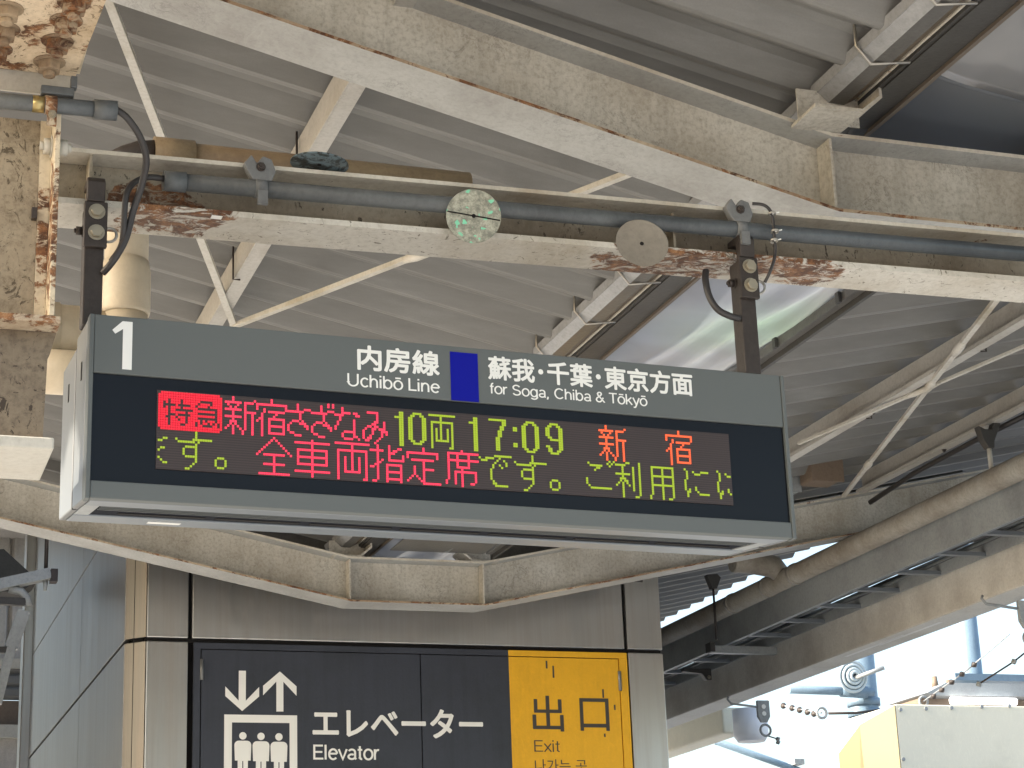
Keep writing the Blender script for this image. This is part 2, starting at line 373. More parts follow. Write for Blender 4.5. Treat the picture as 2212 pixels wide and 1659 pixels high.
# ---------------------------------------------------------------- V-shaped cross beams
KL, KR = 3.2, 4.1
def cross_beam(Y, sl, sr, xl, xr, label):
    """I girder with a flat middle and wings rising to both sides; Y is the near edge of its flanges"""
    r = thing('roof_beam', label, 'beam', (3.65, Y+.115, 2.6))
    fw, yw = .23, Y+.115
    zb = 2.595
    def path(dz):
        return [(xl, zb+sl*(KL-xl)+dz), (KL, zb+dz), (KR, zb+dz), (xr, zb+sr*(xr-KR)+dz)]
    def slab(b, d0, d1, y0, y1):
        lo, hi = path(d0), path(d1); b.prism(lo+hi[::-1], y0, y1)
    b = MB(); slab(b, .012, .280, yw-.005, yw+.005); b.build('web', M_beam, r)
    for nm, d0, d1 in (('bottom_flange', 0, .012), ('top_flange', .280, .294)):
        b = MB()
        lo, hi = path(d0), path(d1); n = 4
        vs = [(p[0], y, p[1]) for y in (Y, Y+fw) for p in lo+hi]
        for i in range(3):
            b.m = 0
            k = len(b.v)
            b.add([(lo[i][0], Y, lo[i][1]), (lo[i+1][0], Y, lo[i+1][1]), (lo[i+1][0], Y+fw, lo[i+1][1]), (lo[i][0], Y+fw, lo[i][1])], [(0, 1, 2, 3)])
            b.add([(hi[i][0], Y, hi[i][1]), (hi[i+1][0], Y, hi[i+1][1]), (hi[i+1][0], Y+fw, hi[i+1][1]), (hi[i][0], Y+fw, hi[i][1])], [(0, 1, 2, 3)])
            b.m = 1
            for y in (Y, Y+fw):
                b.add([(lo[i][0], y, lo[i][1]), (lo[i+1][0], y, lo[i+1][1]), (hi[i+1][0], y, hi[i+1][1]), (hi[i][0], y, hi[i][1])], [(0, 1, 2, 3)])
        b.build(nm, [M_beamflange, M_rustedge if nm == 'bottom_flange' else M_creamedge], r)
    for x in (KL, KR):
        MB().box(x-.005, x+.005, Y+.015, yw-.006, zb+.013, zb+.279).build('stiffener', M_beam, r)
        MB().bar((x+.006, yw-.012, zb+.015), (x+.006, yw-.012, zb+.278), .012, .012, (0, 1, 0)).build('weld_bead', M_beam, r)
    return r
B1 = cross_beam(5.60, .236, .22, -4.3, 10.4, 'pale peeling steel girder, nearest the camera, crossing above the sign')
B2 = cross_beam(12.2, .202, .215, -4.3, 10.4, 'pale steel girder bent like a shallow V below the sign and in front of the lift')

# gusset cleats standing on the girders at the bends
def cleat(x, y, s, label, hgt=.17):
    r = thing('purlin_cleat', label, 'bracket', (x, y, 2.895), 'purlin cleats on the girders')
    b = MB(); b.prism([(x-.11*s, 2.892), (x+.075*s, 2.892), (x+.15*s, 2.955), (x+.15*s, 2.892+hgt), (x+.139*s, 2.892+hgt), (x+.139*s, 2.962), (x+.07*s, 2.904), (x-.11*s, 2.904)], y-.09, y+.09)
    b.build('bent_plate', M_beam, r)
    MB().box(x-.10*s, x+.135*s, y+.05, y+.056, 2.905, 2.89+hgt*.8).build('gusset', M_beam, r)
    return r
cleat(3.16, 5.52, 1, 'beige folded cleat under the gutter end on the nearest girder')
cleat(3.2, 12.31, 1, 'left cleat on the flat middle of the V-shaped girder under the sign')
cleat(4.1, 12.31, -1, 'right cleat on the flat middle of the V-shaped girder under the sign')

# ---------------------------------------------------------------- purlins (C channels along the platform)
def purlin(x, zt, label, y0=2.2, y1=12.15, wd=.06, ht=.12, s=1):
    r = thing('purlin', label, 'purlin', (x, 6, zt-ht), 'purlins under the roof sheets')
    b = MB(); b.box(x, x+.006*s, y0, y1, zt-ht, zt); b.build('web', M_purlin, r)
    b = MB(); b.box(x+.007*s, x+wd*s, y0, y1, zt-ht, zt-ht+.006); b.build('bottom_flange', M_purlin, r)
    b = MB(); b.box(x+wd*s-.005*s, x+wd*s, y0, y1, zt-ht+.007, zt-ht+.022); b.build('lip', M_purlin, r)
    for y in (7.05, 8.3, 9.5):
        MB().tube([(x-.012*s, y, zt+.02), (x-.012*s, y, zt-ht-.012), (x+.02*s, y, zt-ht-.012)], .005, 6).build('hook_wire', M_darksteel, r)
    for y in (3.2, 7.6, 9.4, 11.0):
        MB().bolt((x+.03*s, y, zt-ht), (0, 0, -1), .012, .010).build('hook_bolt', M_darksteel, r)
    return r
purlin(1.665, ZL(1.665)-.004, 'cream channel purlin under the left roof wing, passing behind the sign bracket', wd=.07, ht=.125)
purlin(.12, ZL(.12)-.004, 'channel purlin nearest the left edge of the picture', wd=.07, ht=.125)
purlin(5.50, ZR(5.50)-.004, 'upper channel purlin on the right roof wing, behind the sign corner', s=-1, ht=.15)
purlin(6.93, ZR(6.93)-.004, 'lower channel purlin on the right roof wing, just above the stained pipe', s=-1, ht=.15)
r = thing('valley_end_plate', 'dark grey plate closing the valley above the flat middle of the V-shaped girder', 'plate', (3.65, 12.63, 2.9))
MB().box(2.0, 5.4, 12.62, 12.632, 2.885, 3.5).build('sheet', M_gutterlow, r)
MB().box(3.45, 4.08, 10.4, 12.15, 2.925, 2.931).build('soffit', M_gutterlow, r)  # dark plate added to darken the pale sheet above the girder
MB().box(3.3, 4.0, 12.60, 12.619, 2.93, 2.95).build('fold_line', M_gutterdark, r)
# angle rail along the right side of the valley
r = thing('valley_rail', 'slim dark rail along the right edge of the milky skylight sheet', 'rail', (4.12, 8, 2.93))
MB().box(4.10, 4.14, 2.2, 12.15, 2.925, 2.965).build('angle', M_gutterlow, r)
MB().box(4.142, 4.16, 2.2, 12.15, 2.90, 2.95).build('drip_edge', M_gutterdark, r)
for y in [6.6+i*.62 for i in range(9)]: MB().box(4.083, 4.099, y, y+.03, 2.92, 2.968).build('clip', M_gutterdark, r)

# ---------------------------------------------------------------- bracing rods
def rod(p0, p1, label, r=.011, knots=()):
    p0, p1 = Vector(p0), Vector(p1); m = (p0+p1)/2
    t = thing('bracing_rod', label, 'rod', m, 'bracing rods under the roof')
    MB().bar(p0, p1, r*2.3, r*1.6).build('bar', M_rod, t)
    for k in knots:
        q = p0.lerp(p1, k); d = (p1-p0).normalized()
        MB().tube([q-d*.13, q-d*.05, q+d*.05, q+d*.13], [r*1.2, r*2.0, r*2.0, r*1.2], 10).build('turnbuckle', M_rod, t)
    return t
def ext(a, b, k0, k1): a, b = Vector(a), Vector(b); return a+(b-a)*k0, a+(b-a)*k1
a, b_ = roofL(235, 0, .13), roofL(505, 700, .13)
rod(*ext(a, b_, -.15, 1.02), 'pale flat brace running down from the top left behind the black cable', .014)
a, b_ = roofL(1370, 370, .135), roofL(515, 700, .135)
rod(*ext(a, b_, -.12, 1.02), 'pale brace rising to the right from the purlin foot behind the sign', .013, (.52,))
a, b_ = roofR(2150, 650, .16), roofR(1822, 1072, .16)
rod(*ext(a, b_, -.15, 1.0), 'white brace crossing in front of both right hand purlins', .012, (.28, .42, .80))
a, b_ = roofR(2212, 748, .165), roofR(1725, 958, .165)
rod(*ext(a, b_, -.2, 1.0), 'thin brace along the lower edge of the upper right purlin', .009, (.52,))

# ---------------------------------------------------------------- valley gutter with wire hangers
r = thing('roof_gutter', 'grey trough gutter with wire hangers along the left side of the skylight sheets', 'gutter', (3.25, 6, 2.95))
gx, gz = 3.135, 2.98
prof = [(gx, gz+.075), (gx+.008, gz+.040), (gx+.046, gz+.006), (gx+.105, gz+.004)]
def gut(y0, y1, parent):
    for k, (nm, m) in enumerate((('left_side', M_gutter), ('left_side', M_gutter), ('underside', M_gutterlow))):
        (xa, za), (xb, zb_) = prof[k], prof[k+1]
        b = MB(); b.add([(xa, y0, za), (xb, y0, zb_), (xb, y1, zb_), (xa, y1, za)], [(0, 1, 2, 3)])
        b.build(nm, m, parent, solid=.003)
    MB().prism([(gx+.106, gz+.005), (gx+.150, gz+.030), (gx+.150, gz+.036), (gx+.106, gz+.012)], y0, y1).build('brown_side', M_gutterbrown, parent)
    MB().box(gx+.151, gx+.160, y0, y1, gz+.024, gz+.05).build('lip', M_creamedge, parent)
gut(2.2, 12.8, r)
for y in [3.9, 4.83, 5.25, 6.85, 7.37, 7.89, 8.4, 8.95]:
    MB().tube([(gx-.012, y, gz+.20), (gx-.014, y, gz+.055), (gx+.035, y, gz-.004), (gx+.17, y-.02, gz+.010), (gx+.178, y-.02, gz+.05)], .0055, 8).build('wire_hanger', M_clip, r)
r2 = thing('valley_channel', 'black channel rail between the gutter and the skylight sheets', 'rail', (3.36, 6, 3.0))
MB().box(3.2975, 3.345, 2.2, 12.8, 2.992, 3.12).build('web', M_gutterdark, r2)
MB().box(3.312, 3.42, 2.2, 12.8, 2.985, 2.991).build('flange', M_gutterdark, r2)
MB().box(3.421, 3.437, 2.2, 12.8, 2.972, 2.990).build('lip', M_liptan, r2)

# ---------------------------------------------------------------- skylight sheets over the valley
def fold(u, v): return .010*math.sin(3.1*u*6+2.2*v*9)+.012*math.sin(9*u-14*v)+.006*math.sin(23*u+31*v)
def far_sheet(u, v):
    x = 3.40+u*.72; y = 5.86+v*6.72
    return (x, y, 3.00-.05*math.sin(math.pi*u)+fold(u, v)*1.1)
tag(MB().grid(far_sheet, 30, 90).build('skylight_sheet', M_sheet, solid=.002), 'milky translucent skylight sheet with green and lilac tints behind the right hanger', 'sheet')
def sag(u): return .11*max(0, math.sin(math.pi*u))**.8
def near_sheet(u, v):
    return (3.40+u*1.15, 2.2+v*3.10, 3.035-sag(u)*(.8+.2*v)-.05*math.sin(math.pi*min(1, v*1.0))+.008*math.sin(5*u+30*v)+.004*math.sin(19*u-47*v))
tag(MB().grid(near_sheet, 36, 50).build('vinyl_sheet', M_darksheet, solid=.002), 'glossy grey vinyl drip sheet sagging at the top right', 'sheet')
def flap(u, v):
    return (3.36+u*1.3, 5.305+.53*v, 3.040-sag(u)*.95*(1-v)-.085*v+.030*math.sin(math.pi*v))
tag(MB().grid(flap, 30, 12).build('vinyl_fold', M_fold, solid=.002), 'dark folded end of the vinyl sheet tucked above the nearest girder', 'sheet')

# ================================================================ bracket carrying the sign
BZ = 2.165
r = thing('sign_bracket_beam', 'flaking beige H beam carrying the departure board', 'beam', (2.2, 5.19, BZ))
x0, x1 = .50, 4.3
def sk(x): return .012*(x-.9)                    # it climbs a little to the right
def bslab(b, y0, y1, z0, z1, n=1):
    for i in range(n):
        xa, xb = x0+(x1-x0)*i/n, x0+(x1-x0)*(i+1)/n
        b.add([(xa, y0, z0+sk(xa)), (xb, y0, z0+sk(xb)), (xb, y1, z0+sk(xb)), (xa, y1, z0+sk(xa)), (xa, y0, z1+sk(xa)), (xb, y0, z1+sk(xb)), (xb, y1, z1+sk(xb)), (xa, y1, z1+sk(xa))],
              [(0,3,2,1),(4,5,6,7),(0,1,5,4),(1,2,6,5),(2,3,7,6),(3,0,4,7)])
    return b
bslab(MB(), 5.183, 5.197, BZ+.008, BZ+.142).build('web', M_lb, r)
bslab(MB(), 5.10, 5.28, BZ-.010, BZ+.007).build('bottom_flange', M_bflange, r)
bslab(MB(), 5.10, 5.28, BZ+.143, BZ+.155).build('top_flange', M_creamedge, r)
MB().box(.955, .985, 5.098, 5.12, BZ-.012, BZ-.0105).build('torn_sticker', M_white_ink, r)
for x in (.62, 2.35):
    MB().box(x, x+.008, 5.11, 5.18, BZ+.009, BZ+.141).build('stiffener', M_lb, r)

# grey conduit strapped to the bracket
r = thing('conduit_pipe', 'blue grey steel conduit running along the sign bracket', 'conduit', (2.2, 5.13, 2.24))
c0, c1 = atY(362, 391, 5.09), atY(2260, 553, 5.09)
MB().tube([c0, c1], .0245, 20).build('pipe', M_conduit, r)
d = (c1-c0).normalized()
MB().tube([c0-d*.012, c0+d*.05], .0285, 20).build('end_bush', M_conduit, r)
def clamp(px, py, parent):
    q = atY(px, py, 5.09); q = c0+d*((q-c0).dot(d))
    b = MB(); b.tube([q-d*.016, q+d*.016], .0275, 20); b.build('strap', M_darkgalv, parent)
    b = MB(); z = q.z
    b.prism([(q.x-.050, z+.066), (q.x-.028, z+.095), (q.x-.012, z+.070), (q.x+.004, z+.094), (q.x+.030, z+.086), (q.x+.042, z+.050), (q.x+.030, z+.020), (q.x-.024, z+.020), (q.x-.040, z+.045)], 5.072, 5.098)
    b.build('beam_clamp', M_darkgalv, parent, bevel=.004)
    MB().bolt((q.x-.002, 5.071, z+.058), (0, -1, 0), .010, .010).build('clamp_bolt', M_darksteel, parent)
    MB().box(q.x-.014, q.x+.014, 5.050, 5.064, z-.060, z-.020).build('strap_tail', M_darkgalv, parent)
clamp(562, 415, r); clamp(1597, 492, r)

# old brown pipe lying along the top of the bracket
r = thing('old_brown_pipe', 'old brown pipe stub with a pointed cut end lying on top of the bracket', 'pipe', (1.2, 5.25, 2.38))
p0, p1 = atY(330, 338, 5.27), atY(1010, 408, 5.27)
MB().tube([p0, p1], .050, 20).build('pipe', M_brownpipe, r)
MB().tube([p0, p0+(p1-p0).normalized()*.115], .058, 20).build('socket', M_brownpipe, r)
q = atY(238, 329, 5.27)
MB().tube([q, q.lerp(p0, .25)+Vector((0, 0, .0)), q.lerp(p0, .6), p0], [.003, .022, .040, .047], 16).build('cut_end', M_darksteel, r)

# round foil discs hung against birds
def disc(c, nrm, R, mt, label, crack=False):
    c = Vector(c); n = Vector(nrm).normalized()
    r = thing('bird_scare_disc', label, 'disc', c, 'round foil discs on the bracket')
    MB().tube([c-n*.002, c+n*.002], R, 40).build('plate', mt, r)
    MB().tube([c-n*.004, c+n*.004], .006, 10).build('hole_rim', M_gap, r)
    if crack:
        t = n.cross(Vector((0, 0, 1))).normalized(); t = (t+Vector((0, 0, .16*(1 if t.x < 0 else -1)))); t = (t-n*t.dot(n)).normalized(); 
        MB().bar(c-t*R*.97-n*.0045, c+t*R*.97-n*.0045, .003, .003, n).build('crease', M_gap, r)
    return r
# normals point away from the camera so that -n faces it
disc(atY(1023, 467, 5.045), (.18, .95, .12), .0795, M_disc, 'round glittering foil disc with green flecks in the middle of the bracket', True)
_v = ray(1387, 525).normalized()
disc(atY(1387, 525, 5.045), _v+(RGT*.40+UP*.92)*.72, .079, M_discdull, 'dull brown foil disc tilted back below the conduit')
_v = ray(690, 354).normalized()
disc(atY(690, 354, 5.09), _v*.30+UP*.95+RGT*.08, .083, M_discblue, 'blue grey crumpled disc lying almost flat on the bracket')

# ================================================================ departure board
O = Vector((.6195, 5.0, 1.3075)); SW, SH, SD = 2.05, .497, .41
SROT = math.atan2(.087, 2.048)
sx, syv = Vector((math.cos(SROT), math.sin(SROT), 0)), Vector((-math.sin(SROT), math.cos(SROT), 0))
def S(px, py, dy=0):                        # picture point -> (u, v) on the board's front
    dr = ray(px, py); k = (O.dot(syv)+dy)/dr.dot(syv); p = dr*k-O
    return p.dot(sx), p.z
board = thing('departure_board', 'grey LED departure board hanging under the bracket, headed with a white 1', 'sign', O, rotz=SROT)
vt = S(197, 803)[1]; vt2 = S(1692, 922)[1]; vtop = (vt+vt2)/2
vb = (S(190, 1046)[1]+S(1703, 1120)[1])/2
def L(b, name, m, bevel=0, parent=board): return b.build(name, m, parent, bevel=bevel, local=True)
BSL = .10                                # the underside rises towards the back
def ub(x0, x1, y0, y1, z0, z1):
    return MB().prism([(y0, z0+BSL*y0), (y1, z0+BSL*y1), (y1, z1+BSL*y1), (y0, z1+BSL*y0)], x0, x1, 'x')
def lowcut(x0, x1, y0, y1, z1):
    return MB().prism([(y0, BSL*y0), (y1, BSL*y1), (y1, z1), (y0, z1)], x0, x1, 'x')
L(MB().box(.020, SW-.020, .030, SD-.030, .065, SH-.010), 'housing', M_vent)
L(MB().box(.013, SW-.013, .0, .029, vtop, SH), 'header_panel', M_signgrey, .002)
L(MB().box(.013, SW-.013, .0, .029, .002, vb), 'bottom_rail', M_signgrey, .002)
L(MB().box(.013, SW-.013, .008, .028, vb+.0005, vtop-.0005), 'screen_glass', M_black)
for x in (0, SW-.012): L(MB().box(x, x+.012, -.003, .035, 0, SH), 'side_rail', M_signgrey, .002)
for x, s in ((0, 1), (SW, -1)):
    L(lowcut(x, x+s*.018, .037, .195, SH-.004), 'side_cover', M_alu, .004)
    L(lowcut(x, x+s*.018, .205, SD, SH-.03), 'side_cover', M_alu, .004)
    L(lowcut(x+s*.001, x+s*.012, .1955, .2045, SH-.03), 'side_joint', M_gap)
    for y in (.10, .30): L(MB().box(x-s*.0015, x+s*.006, y, y+.012, SH-.15, SH-.10), 'side_slot', M_gap)
L(MB().box(.019, SW-.019, .0305, SD, SH-.0095, SH-.001), 'roof_plate', M_signgrey)
L(MB().box(.019, SW-.019, SD-.029, SD, .062, SH-.01), 'back_panel', M_signgrey)
L(ub(.019, SW-.019, .0295, .115, -.001, .015), 'underside_lip', M_signlip, .003)
L(ub(.019, SW-.019, .290, SD-.001, -.001, .015), 'underside_lip', M_signlip, .003)
vent = L(ub(.06, SW-.06, .1165, .2885, .004, .012), 'vent_tray', M_vent)
for i, y in enumerate((.135, .160, .185)):
    L(ub(.065, SW-.065, y, y+.005, .001, .0039), 'vent_slat', M_signgrey, 0, vent)
for i in range(7):
    xa = .13+i*.265; L(ub(xa, xa+.235, .235, .262, .002, .0039), 'vent_slot', M_gap, 0, vent)
for x0_, x1_ in ((.019, .059), (SW-.059, SW-.019)): L(ub(x0_, x1_, .1155, .2895, .001, .0155), 'end_block', M_galv)
L(ub(.23, .32, .335, .362, -.0025, -.0012), 'maker_sticker', M_white_ink)

# LED matrix
a0, a1 = S(340, 842), S(1585, 1087); ul = S(340, 1000)[0]; ur = (S(1577, 940)[0]+a1[0])/2
vlt = (S(340, 841)[1]+S(1577, 940)[1])/2; vlb = (S(340, 1012)[1]+S(1585, 1087)[1])/2
pitch = (vlt-vlb)/32; NC = int((ur-ul)/pitch)
lp = L(MB().box(ul-pitch*.5, ul+NC*pitch+pitch*.5, .004, .0078, vlb-pitch*.3, vlt+pitch*.3), 'led_matrix', M_matrix)
G = {}
G['shin'] = '''...#.........
...#........#
#######.####.
.#...#..#....
..#.#...#....
#######.#....
...#....#####
...#....#..#.
#######.#..#.
...#....#..#.
..###...#..#.
..#.#...#..#.
.#.#.#..#..#.
#..#..#.#..#.
...#...#...#.
...#...#...#.'''
G['juku'] = '''......#......
......#......
#############
#...........#
#..#........#
...#.#######.
..#.....#....
..#....#.....
.##..#######.
#.#..#.....#.
..#..#.....#.
..#..#######.
..#..#.....#.
..#..#.....#.
..#..#######.
..#..........'''
G['sa'] = '''..........
....#.....
....#.....
....#..###
#######...
.....#....
.....#....
.....#....
..###.#...
.#...###..
#......##.
#.......#.
#.........
.##.......
...###....
..........'''
G['za'] = '''.......#.#
....#..#.#
....#.....
....#..###
#######...
.....#....
.....#....
.....#....
..###.#...
.#...###..
#......##.
#.......#.
#.........
.##.......
...###....
..........'''
G['na'] = '''...........
...#.......
...#.......
...####.##.
####.....##
..#........
..#.....#..
.#......#..
.#......#..
#.......#..
#.......#..
....#####..
...#....#..
...#....##.
....####..#
...........'''
G['mi'] = '''...........
...........
..#####....
......#....
......#....
......#....
.....##..#.
....##...#.
..##.##..#.
.#..##.###.
#...#...###
#...#...#.#
#..#....#..
#.##...#...
.##...#....
.....#.....'''
G['one'] = '\n'.join(['....', '..##', '..##', '####']+['..##']*12)
G['zero'] = '\n'.join(['........', '..####..', '.##..##.']+['##....##']*10+['.##..##.', '..####..', '........'])
G['ryo'] = '''............
############
.....#......
.....#......
.##########.
.#...#....#.
.#...#....#.
.#.#.#..#.#.
.#.#.#..#.#.
.#.#.#..#.#.
.#.#.#..#.#.
.#.#.#..#.#.
.#.######.#.
.#........#.
.#........#.
.#.......##.'''
G['seven'] = '''........
########
......##
......##
.....##.
.....##.
....##..
....##..
....##..
...##...
...##...
...##...
...##...
...##...
...##...
........'''
G['nine'] = '''........
..####..
.##..##.
##....##
##....##
##....##
##....##
.##...##
..######
......##
......##
##....##
.##...##
.##..##.
..####..
........'''
G['colon'] = '\n'.join(['..']*4+['##']*2+['..']*5+['##']*2+['..']*3)
G['zen'] = '''.......#.......
......#.#......
.....#...#.....
....#.....#....
...#.......#...
..#.........#..
.#...........#.
#..#########..#
.......#.......
.......#.......
.......#.......
...#########...
.......#.......
.......#.......
.......#.......
.#############.'''
G['sha'] = '''.......#.......
###############
.......#.......
.......#.......
.#############.
.#.....#.....#.
.#.....#.....#.
.#############.
.#.....#.....#.
.#.....#.....#.
.#############.
.......#.......
.......#.......
###############
.......#.......
.......#.......'''
G['ryow'] = '''###############
.......#.......
.......#.......
.#############.
.#.....#.....#.
.#.....#.....#.
.#..#..#..#..#.
.#..#..#..#..#.
.#..#..#..#..#.
.#..#..#..#..#.
.#..#..#..#..#.
.#..#..#..#..#.
.#..#######..#.
.#...........#.
.#...........#.
.#..........##.'''
G['shi'] = '''...#....#......
...#....#...##.
######..#.##...
...#....###....
...#....#.....#
...#....#.....#
...#.#..#######
...##..........
..##...#######.
##.#...#.....#.
...#...#.....#.
...#...#######.
...#...#.....#.
...#...#.....#.
...#...#######.
.##....#.....#.'''
G['tei'] = '''.......#.......
.......#.......
##############.
#............#.
#............#.
..##########...
.......#.......
.......#.......
...#...#.......
...#...#####...
...#...#.......
...#...#.......
..#.#..#.......
.#...#.#.......
#.....##.......
.......########'''
G['seki'] = '''.......#.......
.##############
.#...#....#....
.#...#....#....
.##############
.#...#....#....
.#...#....#....
.#...######....
.#.....#.......
.#..##########.
.#..#..#.....#.
.#..#..#.....#.
.#..#..#.....#.
#...#..#.....#.
#...#..#...##..
.......#.......'''
G['de'] = '''...............
.......########
#..####..#.....
.###....#..#...
.......#....#..
......#..#..#..
......#...#....
.....#.........
.....#.........
.....#.........
.....#.........
.....#.........
......#........
......##.......
.......######..
...............'''
G['su'] = '''........#......
........#......
........#......
#......########
.#######.#.....
........#......
....#####......
...#....#......
...#....#......
...#....#......
....#####......
........#......
........#......
.......#.......
......#........
....##.........'''
G['maru'] = '\n'.join(['.....']*10+['.###.', '#...#', '#...#', '#...#', '.###.', '.....'])
G['decut'] = '''....
....
....
..##
##..
....
....
.##.
#...
....
....
#...
.#..
..##
....
....'''
G['go'] = '''...........#.#.
.#........#.#..
..######...#...
.....##........
....#..........
...............
...............
...............
#..............
#..............
#..............
.#.............
..##########...
...............
...............
...............'''
G['ri'] = '''.....##....#..
#####......#..
...#....#..#..
...#....#..#..
...#....#..#..
#######.#..#..
...#....#..#..
..###...#..#..
..#.##..#..#..
.#.#.#..#..#..
#..#..#.#..#..
...#....#..#..
...#....#..#..
...#.......#..
...#.......#..
...#.....##...'''
G['you'] = '''............
.###########
.#....#....#
.#....#....#
.#....#....#
.###########
.#....#....#
.#....#....#
.#....#....#
.###########
.#....#....#
.#....#....#
.#....#....#
.#....#....#
#.....#....#
#.....#..##.'''
G['ni'] = '''.............
#............
.#..#...####.
.#...###.....
.#...........
.#...........
#............
#............
#............
#....#.......
#.#..#.......
.##...#......
.#.....#####.
.#...........
.............
.............'''
def glyph(key): return [ln for ln in G[key].split('\n')]
def led(name, mt, items, row, lab=None, fill=None):
    """items: (glyph, picture x of its left edge); every lit diode is a small raised square"""
    s = pitch*.41
    def dot(c, rw, bb):
        if not 0 <= c < NC: return
        u = ul+(c+.5)*pitch; v = vlt-(rw+.5)*pitch
        bb.add([(u-s, .0015, v-s), (u+s, .0015, v-s), (u+s, .0015, v+s), (u-s, .0015, v+s), (u-s, .0039, v-s), (u+s, .0039, v-s), (u+s, .0039, v+s), (u-s, .0039, v+s)],
               [(0, 1, 2, 3), (0, 4, 5, 1), (1, 5, 6, 2), (2, 6, 7, 3), (3, 7, 4, 0)])
    for k, px in items:
        b = MB(); u = S(px, 900+60*row+(px-340)*.07)[0]; c0_ = round((u-ul)/pitch)
        for rr, ln in enumerate(glyph(k)):
            for cc, ch in enumerate(ln):
                if ch == '#': dot(c0_+cc, row*16+rr, b)
        o = b.build(name, mt, lp, local=True); o['label'] = lab
    if fill:
        b = MB()
        for rr in range(16):
            for cc in range(fill[0]):
                if (rr in (0, 15)) and (cc < 1 or cc >= fill[0]-1): continue
                if not fill[1].get((cc, rr)): dot(cc, rr, b)
        o = b.build(name, mt, lp, local=True); o['label'] = lab
TOKU = '''..#....#...
#.#....#...
#####.#####
#.#....#...
..#..#######
..#......#.
..###.#####
.##..#...#.
..#...#..#.
..#......#.
..#....##..'''
KYU = '''...#####...
..#....#...
.#....#....
..########.
.........#.
..########.
.........#.
..########.
...#.#...#.
.#.#..#.#.#
.#..####..#'''
cut = {}
for oc, gl in ((2, TOKU), (14, KYU)):
    for rr, ln in enumerate(gl.split('\n')):
        for cc, ch in enumerate(ln):
            if ch == '#': cut[(oc+cc, rr+3)] = 1
led('led_badge', M_redfill, [], 0, 'solid red badge with two dark characters', (26, cut))
led('led_character', M_red, [('shin', 486), ('juku', 554), ('sa', 622.5), ('za', 673), ('na', 724.5), ('mi', 785)], 0, 'red character of the train name')
led('led_character', M_green, [('one', 851), ('zero', 885), ('ryo', 929), ('one', 1015), ('seven', 1058), ('colon', 1108.5), ('zero', 1128), ('nine', 1178.5)], 0, 'green character of car count or time')
led('led_character', M_orange, [('shin', 1297), ('juku', 1438.5)], 0, 'orange destination character')
led('led_character', M_green, [('decut', 340), ('su', 381), ('maru', 466)], 1, 'green scrolling character')
led('led_character', M_red, [('zen', 552), ('sha', 637), ('ryow', 723.5), ('shi', 800), ('tei', 880), ('seki', 962)], 1, 'red seat notice character')
led('led_character', M_green, [('de', 1035), ('su', 1111), ('maru', 1186), ('go', 1268), ('ri', 1331), ('you', 1405), ('ni', 1479), ('ni', 1548)], 1, 'green scrolling character')

